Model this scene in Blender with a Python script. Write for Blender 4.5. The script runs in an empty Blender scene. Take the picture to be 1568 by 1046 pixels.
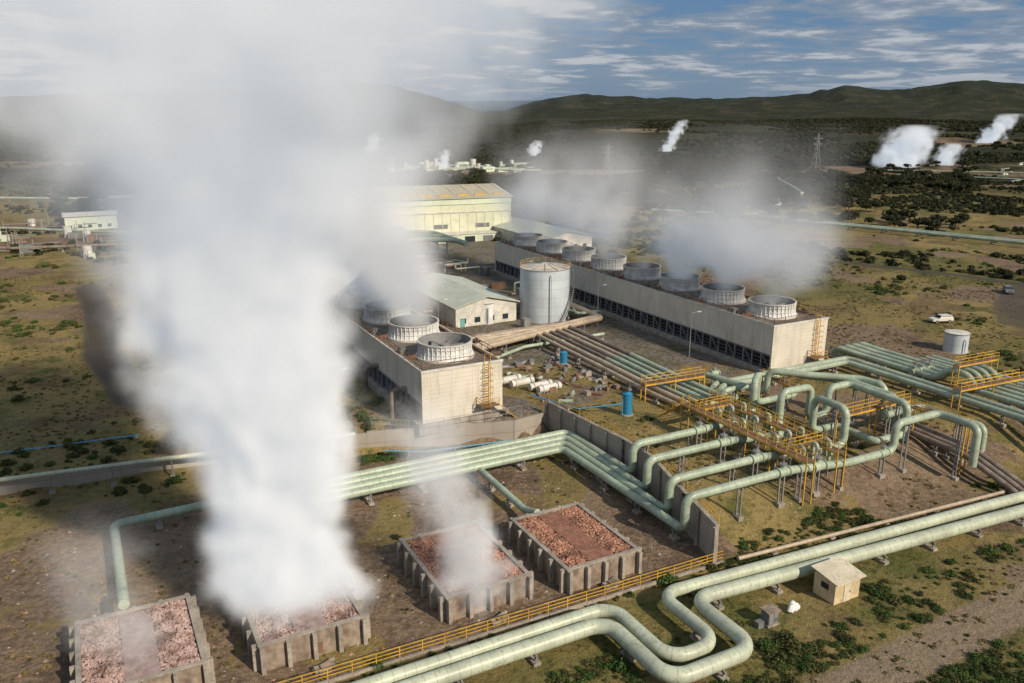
import bpy, math, random
import numpy as np
from mathutils import Vector
random.seed(7); rng=np.random.default_rng(7)
GA=math.radians(27.77); CG,SG=math.cos(GA),math.sin(GA)
def W(p,q): return (p*CG-q*SG, p*SG+q*CG)
SUN=Vector((0.66,-0.60,0.56)).normalized()

# ------------------------------------------------------------ terrain height
def sm(x,a,b):
    t=np.clip((x-a)/(b-a),0,1); return t*t*(3-2*t)
def lattice(ix,iy,seed):
    n=(ix*374761393+iy*668265263+seed*1442695041)&0x7fffffff
    n=((n^(n>>13))*1274126177)&0x7fffffff
    return ((n^(n>>16))&0xffff)/65535.0
def vnoise(x,y,seed=0):
    x=np.asarray(x,dtype=float); y=np.asarray(y,dtype=float)
    ix=np.floor(x).astype(np.int64); iy=np.floor(y).astype(np.int64)
    fx=x-ix; fy=y-iy; fx=fx*fx*(3-2*fx); fy=fy*fy*(3-2*fy)
    a=lattice(ix,iy,seed); b=lattice(ix+1,iy,seed); c=lattice(ix,iy+1,seed); d=lattice(ix+1,iy+1,seed)
    return (a*(1-fx)+b*fx)*(1-fy)+(c*(1-fx)+d*fx)*fy
def fbm(x,y,o=4,seed=0):
    s=0;a=.5;t=0
    for i in range(o):
        s=s+a*vnoise(np.asarray(x)*2**i,np.asarray(y)*2**i,seed+i*17); t+=a; a*=.5
    return s/t
HX=[-1500,-700,-300,0,200,400,500,545,600,650,700,735,770,800,850,900,1000,1100,1200,1290,1340,1400,1470,1568,1900,2600]
HY=[150,140,152,158,150,146,137,133,138,150,163,178,176,166,156,151,156,159,154,142,147,144,135,141,150,140]
HA=np.array([math.atan(((x-784)/1263)/1.039) for x in HX]); HH=np.array(HY,dtype=float)
def H(X,Y):
    X=np.asarray(X,dtype=float);Y=np.asarray(Y,dtype=float)
    p=X*CG+Y*SG; q=-X*SG+Y*CG
    qb=np.interp(p,[-60,-12,12,32,52,58],[116,112.3,109.8,104.4,98.6,98.6])
    wp=np.interp(q,[50,58.6,66,76,82,99],[54,54.9,56.9,59.7,59.9,58.3])
    up=np.interp(p,[8,34],[1.6,2.7])*sm(q,qb,qb+.9)
    yard=2.9*sm(q,57,69)*sm(p,wp,wp+.7)
    h=np.maximum(up,yard)
    r=np.hypot(X,Y)
    h=h+(fbm(X/9,Y/9,3,3)-.5)*.5*sm(r,30,60)*np.where((q>97)&(p>36)&(p<125)&(q<270),.15,1)
    h=h-sm(50-q,0,30)*3.0*sm(p,0,40)
    h=h+(fbm(X/160,Y/160,4,5)-.5)*16*sm(r,300,900)
    az=np.arctan2(X,np.maximum(Y,1e-3)); 
    right=sm(az,-.02,.14)
    h=h+(12+fbm(X/260,Y/260,5,8)*14)*sm(r,700,1700)*(0.3+.7*right)*sm(Y,0,100)
    hy=np.interp(az,HA,HH)
    target=(172-hy)/1263*4700+46
    t=sm(r,2300,4700)
    rid=np.abs(fbm(X/420,Y/420,6,21)-.5)*2
    h=h*(1-t)+target*t*(1-.8*rid*(1-sm(r,4350,4780))*np.where(Y>0,1,.6))
    h=h+(fbm(X/130,Y/130,4,44)-.5)*34*sm(r,2300,3300)*(1-sm(r,6000,8000))
    far=(110+110*fbm(X/2500,Y/2500,3,33))*sm(r,7500,10500)
    return np.maximum(h,far*sm(Y,0,2000)) 
def Hs(x,y): return float(H(x,y))
def Hg(p,q): return Hs(*W(p,q))

# ------------------------------------------------------------ materials
def newmat(name):
    m=bpy.data.materials.new(name); m.use_nodes=True; nt=m.node_tree
    b=nt.nodes['Principled BSDF']; return m,nt,b
def N(nt,t,**k):
    n=nt.nodes.new(t)
    for a,v in k.items():
        setattr(n,a,v)
    return n
def mixc(nt,fac,a,b,mode='MIX'):
    n=nt.nodes.new('ShaderNodeMix'); n.data_type='RGBA'; n.blend_type=mode; n.clamp_factor=True
    for s,v in ((0,fac),(6,a),(7,b)):
        if hasattr(v,'is_output'): nt.links.new(v,n.inputs[s])
        elif s==0: n.inputs[0].default_value=v
        else: n.inputs[s].default_value=(*v,1)
    return n.outputs[2]
def mth(nt,op,a,b=0.0,c=0.0,clamp=False):
    n=nt.nodes.new('ShaderNodeMath'); n.operation=op; n.use_clamp=clamp
    for i,v in enumerate((a,b,c)):
        if hasattr(v,'is_output'): nt.links.new(v,n.inputs[i])
        else: n.inputs[i].default_value=v
    return n.outputs[0]
def noise(nt,vec,scale,detail=4,rough=.55,dist=0):
    n=nt.nodes.new('ShaderNodeTexNoise'); n.inputs['Scale'].default_value=scale; n.inputs['Detail'].default_value=detail
    n.inputs['Roughness'].default_value=rough; n.inputs['Distortion'].default_value=dist
    if vec is not None: nt.links.new(vec,n.inputs['Vector'])
    return n.outputs['Fac']
def ramp(nt,v,a,b):
    n=nt.nodes.new('ShaderNodeMapRange'); n.interpolation_type='SMOOTHSTEP'
    nt.links.new(v,n.inputs[0]); n.inputs[1].default_value=a; n.inputs[2].default_value=b
    return n.outputs[0]
def pos(nt): return nt.nodes.new('ShaderNodeNewGeometry').outputs['Position']
def bump(nt,b,h,strength=.4,dist=.05):
    n=nt.nodes.new('ShaderNodeBump'); n.inputs['Strength'].default_value=strength; n.inputs['Distance'].default_value=dist
    nt.links.new(h,n.inputs['Height']); nt.links.new(n.outputs[0],b.inputs['Normal'])
def paint(name,col,rough=.6,var=.25,dirt=(.12,.09,.06),dirtamt=.5,scale=.6,metal=0):
    m,nt,b=newmat(name); P=pos(nt)
    n1=noise(nt,P,scale,4); n2=noise(nt,P,scale*7,4)
    c=mixc(nt,ramp(nt,n1,.3,.7),tuple(x*(1-var) for x in col),tuple(min(1,x*(1+var*.6)) for x in col))
    d=mth(nt,'MULTIPLY',ramp(nt,n2,.5,.75),dirtamt)
    c=mixc(nt,d,c,dirt); nt.links.new(c,b.inputs['Base Color'])
    b.inputs['Roughness'].default_value=rough; b.inputs['Metallic'].default_value=metal
    return m
def pipemat(name,col,rough=.42):
    m,nt,b=newmat(name); P=pos(nt)
    at=N(nt,'ShaderNodeAttribute',attribute_name='along')
    fr=mth(nt,'FRACT',mth(nt,'MULTIPLY',at.outputs['Fac'],1/1.0))
    seam=mth(nt,'LESS_THAN',fr,.06)
    cell=mth(nt,'FLOOR',mth(nt,'MULTIPLY',at.outputs['Fac'],1/1.0))
    wn=N(nt,'ShaderNodeTexWhiteNoise',noise_dimensions='1D'); nt.links.new(cell,wn.inputs['W'])
    n1=noise(nt,P,.35,5)
    c=mixc(nt,ramp(nt,n1,.32,.68),tuple(x*.70 for x in col),col)
    c=mixc(nt,mth(nt,'MULTIPLY',wn.outputs['Value'],.2),c,(.60,.60,.50))
    n2=noise(nt,P,3.0,5,.65)
    c=mixc(nt,mth(nt,'MULTIPLY',ramp(nt,n2,.50,.72),.55),c,(.16,.135,.08))
    c=mixc(nt,mth(nt,'MULTIPLY',seam,.4),c,tuple(x*.3 for x in col))
    nt.links.new(c,b.inputs['Base Color']); b.inputs['Roughness'].default_value=rough
    bump(nt,b,mth(nt,'SUBTRACT',mth(nt,'MULTIPLY',n2,.2),seam),.5,.03)
    return m
M={}
M['pipe']=pipemat('pale_green_cladding',(.37,.46,.34))
M['pipe_fg']=pipemat('cream_green_cladding',(.50,.55,.41))
M['pipe_tan']=pipemat('tan_cladding',(.48,.37,.26))
M['pipe_brown']=pipemat('brown_pipe',(.20,.14,.11))
M['white']=paint('white_grp',(.68,.68,.66),.55,.2,dirtamt=.4)
M['offwhite']=paint('offwhite',(.60,.58,.52),.6,.2)
M['yellow']=paint('yellow_paint',(.58,.34,.04),.55,.25,dirt=(.16,.08,.04),dirtamt=.6)
M['steel']=paint('dull_steel',(.24,.24,.24),.5,.2)
M['rust']=paint('rusty_steel',(.20,.11,.065),.8,.3)
M['dark']=paint('dark_void',(.02,.022,.025),.8,.3,dirtamt=.1)
M['concrete']=paint('concrete',(.34,.30,.25),.85,.3,dirt=(.09,.07,.05),dirtamt=.7)
M['conc_stain']=paint('stained_concrete',(.27,.22,.17),.9,.5,dirt=(.26,.10,.045),dirtamt=.75,scale=.9)
M['deck']=paint('deck_grey',(.17,.145,.12),.85,.3)
M['blue']=paint('blue_paint',(.02,.20,.36),.5,.15,dirtamt=.15)
M['lightblue']=paint('light_blue_pipe',(.10,.32,.50),.5,.15,dirtamt=.15)
M['greenroof']=paint('green_white_wall',(.58,.65,.50),.6,.15,dirtamt=.25,scale=.1)
M['hallwall']=paint('pale_lime_wall',(.62,.64,.47),.6,.15,dirtamt=.2,scale=.08)
M['hut']=paint('cream_wall',(.60,.48,.29),.7,.15)
M['roof_cream']=paint('cream_roof',(.64,.57,.42),.7,.15)
M['grey']=paint('grey_paint',(.16,.17,.17),.7,.2)
M['teal']=paint('teal_paint',(.12,.35,.30),.6,.2)
M['rubber']=paint('rubber',(.02,.02,.02),.8,.2,dirtamt=.2)
M['glass']=paint('dark_glass',(.03,.04,.05),.15,.2,dirtamt=.05)
M['fill']=paint('red_slab',(.28,.13,.085),.9,.35,dirt=(.10,.06,.045),dirtamt=.65,scale=1.2)
M['fillw']=paint('crusted_slab',(.34,.26,.24),.9,.3,dirt=(.20,.12,.10),dirtamt=.5,scale=1.2)
def rockmat(name,a,b_):
    m,nt,b=newmat(name); g=nt.nodes.new('ShaderNodeNewGeometry')
    c=mixc(nt,g.outputs['Random Per Island'],a,b_)
    n=noise(nt,g.outputs['Position'],.7,3); c=mixc(nt,ramp(nt,n,.42,.7),c,(.12,.06,.04))
    nt.links.new(c,b.inputs['Base Color']); b.inputs['Roughness'].default_value=.9; return m
M['rock']=rockmat('red_rock',(.28,.12,.075),(.50,.28,.19))
M['rockw']=rockmat('scaled_rock',(.34,.22,.19),(.50,.37,.33))
def panel(name,col,hx,vx,rough=.7,st_=.5):
    m,nt,b=newmat(name); tc=N(nt,'ShaderNodeTexCoord'); sp=N(nt,'ShaderNodeSeparateXYZ'); nt.links.new(tc.outputs['Object'],sp.inputs[0])
    s=mth(nt,'LESS_THAN',mth(nt,'FRACT',mth(nt,'DIVIDE',sp.outputs[2],hx)),.06)
    xy=mth(nt,'ADD',sp.outputs[0],sp.outputs[1])
    v=mth(nt,'LESS_THAN',mth(nt,'FRACT',mth(nt,'DIVIDE',xy,vx)),.025)
    l=mth(nt,'MAXIMUM',s,v)
    mp=N(nt,'ShaderNodeMapping'); mp.inputs['Scale'].default_value=(1,1,.12); nt.links.new(tc.outputs['Object'],mp.inputs[0])
    st=noise(nt,mp.outputs[0],.9,5,.7); n2=noise(nt,tc.outputs['Object'],.25,3)
    c=mixc(nt,ramp(nt,n2,.3,.7),tuple(x*.85 for x in col),col)
    c=mixc(nt,mth(nt,'MULTIPLY',ramp(nt,st,.46,.78),st_),c,(.24,.19,.13))
    c=mixc(nt,mth(nt,'MULTIPLY',l,.35),c,tuple(x*.4 for x in col))
    nt.links.new(c,b.inputs['Base Color']); b.inputs['Roughness'].default_value=rough
    bump(nt,b,mth(nt,'SUBTRACT',1.0,l),.5,.03); return m
M['clad']=panel('tower_cladding',(.68,.63,.53),.62,3.2)
M['tank']=panel('tank_steel',(.56,.62,.66),1.9,50,.4,.3)
M['metalroof']=panel('metal_roof',(.50,.46,.33),50,6)
M['greenroofm']=panel('pale_roof',(.52,.56,.47),50,2)
M['wallp']=panel('block_wall',(.36,.32,.27),2.0,2.6,.9)

# ------------------------------------------------------------ mesh builder (grid coords p,q,z)
class MB:
    def __init__(s): s.v=[];s.f=[];s.m=[];s.sm=[];s.al=[];s.mats=[]
    def mi(s,k):
        if k not in s.mats: s.mats.append(k)
        return s.mats.index(k)
    def add(s,vs,fs,k,smooth=False,al=None):
        o=len(s.v); s.v.extend(vs); s.al.extend(al if al is not None else [.5]*len(vs)); i=s.mi(k)
        for f in fs: s.f.append(tuple(o+a for a in f)); s.m.append(i); s.sm.append(smooth)
    def box(s,x0,x1,y0,y1,z0,z1,k):
        s.add([(x0,y0,z0),(x1,y0,z0),(x1,y1,z0),(x0,y1,z0),(x0,y0,z1),(x1,y0,z1),(x1,y1,z1),(x0,y1,z1)],
          [(0,3,2,1),(4,5,6,7),(0,1,5,4),(1,2,6,5),(2,3,7,6),(3,0,4,7)],k)
    def beam(s,a,b,w,k,h=None):
        a=Vector(a);b=Vector(b);d=(b-a)
        if d.length<1e-4: return
        d.normalize(); h=h or w
        up=Vector((0,0,1)) if abs(d.z)<.95 else Vector((1,0,0))
        x=d.cross(up).normalized()*w/2; y=x.cross(d).normalized()*h/2
        vs=[tuple(c+i*x+j*y) for c in (a,b) for i,j in ((-1,-1),(1,-1),(1,1),(-1,1))]
        s.add(vs,[(0,1,2,3),(7,6,5,4),(0,4,5,1),(1,5,6,2),(2,6,7,3),(3,7,4,0)],k)
    def cyl(s,x,y,z0,z1,r0,k,r1=None,n=24,cap=True,bot=False):
        r1=r0 if r1 is None else r1
        vs=[];
        for z,r in ((z0,r0),(z1,r1)):
            for i in range(n):
                a=2*math.pi*i/n; vs.append((x+r*math.cos(a),y+r*math.sin(a),z))
        s.add(vs,[(i,(i+1)%n,n+(i+1)%n,n+i) for i in range(n)],k,True)
        if cap: s.add(vs[n:],[tuple(range(n))],k)
        if bot: s.add(vs[:n],[tuple(reversed(range(n)))],k)
    def sweep(s,pts,r,k,n=14,fil=None,caps=True):
        fil=r*2.2 if fil is None else fil
        P=[Vector(x) for x in pts]; path=[P[0]]
        for i in range(1,len(P)-1):
            a,b,c=P[i-1],P[i],P[i+1]; u=(a-b);v=(c-b); f=min(fil,u.length*.48,v.length*.48)
            u.normalize();v.normalize()
            ang=u.angle(v)
            if ang>3.05: path.append(b); continue
            p0=b+u*f;p2=b+v*f; tt=math.tan(ang/2); R=f*tt
            cen=b+(u+v).normalized()*(R/math.sin(ang/2))
            w0=p0-cen;w2=p2-cen; tot=w0.angle(w2); K=7
            for j in range(K+1):
                t=j/K; path.append(cen+(w0*math.sin((1-t)*tot)+w2*math.sin(t*tot))/math.sin(tot))
        path.append(P[-1])
        L=0; rings=[];als=[]; prev=None; N_=None
        for i,c in enumerate(path):
            if i==0: t=(path[1]-c).normalized()
            elif i==len(path)-1: t=(c-path[-2]).normalized()
            else: t=((path[i+1]-c).normalized()+(c-path[i-1]).normalized()).normalized()
            if N_ is None:
                up=Vector((0,0,1)) if abs(t.z)<.9 else Vector((1,0,0)); N_=up.cross(t).normalized()
            else:
                N_=(N_-t*N_.dot(t)).normalized(); L+=(c-path[i-1]).length
            B=t.cross(N_)
            for j in range(n):
                a=2*math.pi*j/n; rings.append(tuple(c+(N_*math.cos(a)+B*math.sin(a))*r)); als.append(L)
        m=len(path); fs=[(i*n+j,i*n+(j+1)%n,(i+1)*n+(j+1)%n,(i+1)*n+j) for i in range(m-1) for j in range(n)]
        s.add(rings,fs,k,True,als)
        if caps:
            s.add(rings[:n],[tuple(reversed(range(n)))],k); s.add(rings[-n:],[tuple(range(n))],k)
        return path
    def disc(s,c,ax,r,t,k,n=16):
        c=Vector(c);ax=Vector(ax).normalized(); s.sweep([c-ax*t/2,c+ax*t/2],r,k,n)
    def obj(s,name,rot=GA,parent=None,center=True):
        v=np.array(s.v,dtype=float)
        cx,cy=((v[:,0].min()+v[:,0].max())/2,(v[:,1].min()+v[:,1].max())/2); cz=v[:,2].min()
        v-=np.array([cx,cy,cz])
        me=bpy.data.meshes.new(name); me.from_pydata(v.tolist(),[],s.f)
        for k in s.mats: me.materials.append(M[k])
        me.polygons.foreach_set('material_index',s.m); me.polygons.foreach_set('use_smooth',s.sm)
        a=me.attributes.new('along','FLOAT','POINT'); a.data.foreach_set('value',s.al)
        me.update()
        o=bpy.data.objects.new(name,me); bpy.context.collection.objects.link(o)
        c,sn=math.cos(rot),math.sin(rot)
        o.location=(cx*c-cy*sn,cx*sn+cy*c,cz); o.rotation_euler=(0,0,rot)
        return o
def rail(mb,a,b,z0,z1,k,h=1.1,sp=2.0,w=.07):
    L=math.hypot(b[0]-a[0],b[1]-a[1]); n=max(1,int(L/sp))
    for i in range(n+1):
        t=i/n; x=a[0]+(b[0]-a[0])*t;y=a[1]+(b[1]-a[1])*t;z=z0+(z1-z0)*t
        mb.beam((x,y,z),(x,y,z+h),w,k)
    for hh in (h,h*.55): mb.beam((a[0],a[1],z0+hh),(b[0],b[1],z1+hh),w,k)
def walkway(mb,a,b,z,w,k='yellow',legs=True,lsp=5):
    d=Vector((b[0]-a[0],b[1]-a[1],0)); L=d.length; d.normalize(); s=Vector((-d.y,d.x,0))*w/2
    mb.beam((a[0],a[1],z),(b[0],b[1],z),w,'rust',.08)
    for sg in (1,-1):
        A=(a[0]+s.x*sg,a[1]+s.y*sg);B=(b[0]+s.x*sg,b[1]+s.y*sg)
        rail(mb,A,B,z,z,k,1.1,1.6,.07); mb.beam((A[0],A[1],z-.1),(B[0],B[1],z-.1),.12,k,.25)
        if legs:
            n=max(1,int(L/lsp))
            for i in range(n+1):
                t=i/n;x=A[0]+(B[0]-A[0])*t;y=A[1]+(B[1]-A[1])*t
                mb.beam((x,y,Hg(x,y)-.1),(x,y,z),.14,k)
def supports(mb,path,r,sp=6,k='concrete',st='steel'):
    acc=sp*.6
    for i in range(1,len(path)):
        a,b=path[i-1],path[i]; d=b-a;L=d.length
        if abs(d.z)>.2*L or L<.5: continue
        dn=d.normalized(); x=acc
        while x<L:
            c=a+dn*x; g=Hg(c.x,c.y)
            s_=Vector((-dn.y,dn.x,0))
            mb.beam((c.x,c.y,g-.2),(c.x,c.y,g+.3),r*2.2,k,.7)
            if c.z-r-g>.3:
                for sg in (1,-1):
                    e=c+s_*sg*r*.6; mb.beam((e.x,e.y,g+.3),(e.x,e.y,c.z-r*.8),.14,st)
                mb.beam(tuple(c+s_*r-Vector((0,0,r+.04))),tuple(c-s_*r-Vector((0,0,r+.04))),.18,st)
            x+=sp
        acc=x-L
def pipe(name,pts,r,k='pipe',sp=6,sup=True,fil=None):
    mb=MB(); path=mb.sweep(pts,r,k,16,fil)
    if sup: supports(mb,path,r,sp)
    return mb.obj(name)

# ------------------------------------------------------------ terrain mesh
nA,nR=1300,680
rr=1.0*np.exp(np.linspace(0,math.log(22000),nR)); aa=np.linspace(0,2*math.pi,nA,endpoint=False)
R_,A_=np.meshgrid(rr,aa,indexing='ij'); X=(R_*np.sin(A_)).ravel(); Y=(R_*np.cos(A_)).ravel(); Z=H(X,Y)
i=np.arange(nR-1)[:,None]*nA; j=np.arange(nA)[None,:]; j2=(j+1)%nA
F_=np.stack([i+j,i+nA+j,i+nA+j2,i+j2],-1).reshape(-1,4)[:,::-1]
me=bpy.data.meshes.new('ground'); nv=len(X)
me.vertices.add(nv+1); co=np.zeros((nv+1,3)); co[:nv]=np.stack([X,Y,Z],1); co[nv]=(0,0,Z[0]); me.vertices.foreach_set('co',co.ravel())
tri=np.stack([np.full(nA,nv),np.arange(nA),(np.arange(nA)+1)%nA],1)[:,::-1]
nl=len(F_)*4+len(tri)*3; me.loops.add(nl); me.loops.foreach_set('vertex_index',np.concatenate([F_.ravel(),tri.ravel()]).astype(np.int32))
npoly=len(F_)+len(tri); me.polygons.add(npoly)
ls=np.concatenate([np.arange(len(F_))*4,len(F_)*4+np.arange(len(tri))*3]).astype(np.int32); me.polygons.foreach_set('loop_start',ls)
me.polygons.foreach_set('use_smooth',np.ones(npoly,dtype=bool)); me.update(calc_edges=True); me.validate()
def seg(X,Y,pts,w,soft=1.0):
    d=np.full(X.shape,1e9)
    for (x0,y0),(x1,y1) in zip(pts[:-1],pts[1:]):
        dx,dy=x1-x0,y1-y0; t=np.clip(((X-x0)*dx+(Y-y0)*dy)/(dx*dx+dy*dy),0,1)
        d=np.minimum(d,np.hypot(X-x0-t*dx,Y-y0-t*dy))
    return 1-sm(d,w-soft,w+soft)
def ell(X,Y,cx,cy,a,b,rot=0,soft=.3):
    c,s=math.cos(rot),math.sin(rot); u=((X-cx)*c+(Y-cy)*s)/a; v=(-(X-cx)*s+(Y-cy)*c)/b
    return 1-sm(np.hypot(u,v),1-soft,1+soft)
TRK=[(80,84),(64,78),(50,70.5),(42,66),(30,59),(10,47)]
def zones(X,Y):
    p=X*CG+Y*SG; q=-X*SG+Y*CG; n=fbm(X/7,Y/7,4,50); n2=fbm(X/25,Y/25,4,60)
    basin=sm(q,57,60)*(1-sm(q,96,104))*sm(p,-22,-8)*(1-sm(p,58,59.5))
    soil=basin*sm(n,.28,.48)
    soil=np.maximum(soil,seg(X,Y,TRK,2.4,1.2)*.95)
    soil=np.maximum(soil,seg(X,Y,[(60,100),(46,96),(36,92)],3.0,2.0)*.85)
    soil=np.maximum(soil,ell(X,Y,50,97,16,5,.45)*sm(n,.35,.5))
    soil=np.maximum(soil,ell(X,Y,72,110,16,9,-.9)*sm(n,.35,.5))
    soil=np.maximum(soil,ell(X,Y,-47,80,10,12)*sm(n,.35,.5))
    soil=np.maximum(soil,ell(X,Y,52,118,22,12,-.9)*sm(n,.4,.55)*.9)
    soil=np.maximum(soil,sm(fbm(X/18,Y/18,4,71),.56,.66)*.9*(1-sm(np.hypot(X,Y),350,450)))
    gravel=sm(p,37,40)*(1-sm(p,122,126))*sm(q,98.5,101)*(1-sm(q,300,310))*(1-ell(X,Y,4,130,9,9)*.9)
    gravel=np.where((p>58)&(q<108),gravel*sm(n,.5,.7),gravel)
    far=0
    for e in ((300,590,120,42,-.2),(330,480,70,9,-.1),(190,1250,60,60,0),(120,330,20,8,0),(-10,600,140,30,0),(-170,330,60,14,.2),(-190,280,50,12,.3),(110,190,20,9,.8),(118,300,9,50,.6),(520,980,60,50,0),(-300,700,150,40,0),(-140,230,40,6,.3),(-100,205,25,5,-.2)):
        far=np.maximum(far,ell(X,Y,*e)*sm(n2,.3,.5))
    soil=np.maximum(soil,far)
    asph=seg(X,Y,[(-110,210),(-92,179),(-78,150),(-60,124)],3.2,.8)
    asph=np.maximum(asph,seg(X,Y,[(60,262),(91,243),(112,226),(140,200),(190,150)],2.2,.8))
    asph=np.maximum(asph,seg(X,Y,[(130,205),(114,184),(106,169),(112,150)],3.5,.8)*.8)
    r=np.hypot(X,Y)
    dark=sm(r,400,640)*(1-soil)
    lush=np.clip(sm(58-q,0,4)*.75*sm(n,.35,.6)+ sm(p,118,140)*sm(n2,.38,.58)*.75*(1-dark)+sm(q,60,64)*sm(p,60,66)*(1-sm(p,100,140))*(1-sm(q,90,98))*.35*sm(n,.45,.62),0,1)
    return soil,lush,gravel,asph,dark
soil,lush,gravel,asph,dark=zones(co[:,0],co[:,1])
trk=seg(co[:,0],co[:,1],TRK,2.6,1.4)
for nm,a_ in (('soil',soil),('lush',lush),('gravel',gravel),('asph',asph),('darkz',dark),('trk',trk)):
    at=me.attributes.new(nm,'FLOAT','POINT'); at.data.foreach_set('value',a_.astype(np.float32))
m,nt,b=newmat('ground_cover'); P=pos(nt)
A=lambda nme: N(nt,'ShaderNodeAttribute',attribute_name=nme).outputs['Fac']
n_l=noise(nt,P,.03,4,.6); n_m=noise(nt,P,.16,6,.68); n_s=noise(nt,P,1.3,4,.72); n_xs=noise(nt,P,6,3,.75)
g=mixc(nt,ramp(nt,n_m,.46,.64),(.30,.225,.09),(.105,.11,.034))
g=mixc(nt,mth(nt,'MULTIPLY',ramp(nt,n_l,.42,.58),.6),g,(.20,.16,.065))
g=mixc(nt,mth(nt,'MULTIPLY',ramp(nt,noise(nt,P,.07,5,.7),.51,.61),.75),g,(.155,.105,.065))
g=mixc(nt,mth(nt,'MULTIPLY',ramp(nt,n_s,.52,.68),.75),g,(.042,.048,.017))
g=mixc(nt,mth(nt,'MULTIPLY',ramp(nt,n_xs,.5,.75),.4),g,(.34,.27,.13))
g=mixc(nt,mth(nt,'MULTIPLY',A('lush'),.75),g,mixc(nt,ramp(nt,n_s,.42,.64),mixc(nt,ramp(nt,n_m,.4,.6),(.17,.155,.05),(.085,.115,.028)),(.028,.044,.012)))
so=mixc(nt,ramp(nt,n_s,.35,.65),(.13,.09,.06),(.27,.195,.13)); so=mixc(nt,mth(nt,'MULTIPLY',ramp(nt,n_m,.50,.64),.7),so,(.095,.066,.047)); so=mixc(nt,mth(nt,'MULTIPLY',ramp(nt,n_l,.5,.6),.35),so,(.30,.23,.145)); so=mixc(nt,mth(nt,'MULTIPLY',ramp(nt,n_xs,.5,.75),.5),so,(.30,.245,.175))
so=mixc(nt,mth(nt,'MULTIPLY',A('trk'),.75),so,mixc(nt,n_s,(.20,.155,.10),(.36,.29,.20)))
sf=ramp(nt,mth(nt,'ADD',A('soil'),mth(nt,'MULTIPLY',mth(nt,'SUBTRACT',n_s,.5),1.1)),.35,.65)
g=mixc(nt,sf,g,so)
gr=mixc(nt,ramp(nt,n_s,.35,.65),(.12,.10,.08),(.24,.21,.17)); gr=mixc(nt,mth(nt,'MULTIPLY',ramp(nt,n_m,.5,.62),.7),gr,(.10,.10,.045))
g=mixc(nt,ramp(nt,mth(nt,'ADD',A('gravel'),mth(nt,'MULTIPLY',mth(nt,'SUBTRACT',n_s,.5),.8)),.35,.65),g,gr)
g=mixc(nt,mth(nt,'MULTIPLY',A('asph'),.9),g,mixc(nt,n_s,(.045,.043,.04),(.10,.09,.08)))
dk=mixc(nt,ramp(nt,noise(nt,P,.011,7,.72),.46,.64),(.018,.025,.012),(.070,.058,.032))
dk=mixc(nt,mth(nt,'MULTIPLY',ramp(nt,noise(nt,P,.09,5,.7),.47,.57),.85),dk,(.012,.017,.008))
g=mixc(nt,mth(nt,'MULTIPLY',A('darkz'),.94),g,dk)
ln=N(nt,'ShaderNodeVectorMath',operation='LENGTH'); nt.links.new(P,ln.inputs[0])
g=mixc(nt,mth(nt,'MULTIPLY',ramp(nt,ln.outputs['Value'],1800,6500),.5),g,(.020,.038,.046))  # distance haze painted into the ground colour, bluish with range
g=mixc(nt,ramp(nt,ln.outputs['Value'],6500,10000),g,(.08,.13,.19))  # paler blue haze painted onto the farthest hills
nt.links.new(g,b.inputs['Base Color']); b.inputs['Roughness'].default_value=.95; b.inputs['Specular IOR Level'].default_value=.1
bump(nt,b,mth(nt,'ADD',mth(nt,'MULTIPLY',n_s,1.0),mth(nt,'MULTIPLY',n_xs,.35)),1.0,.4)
me.materials.append(m); go=bpy.data.objects.new('ground',me); bpy.context.collection.objects.link(go)

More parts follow.
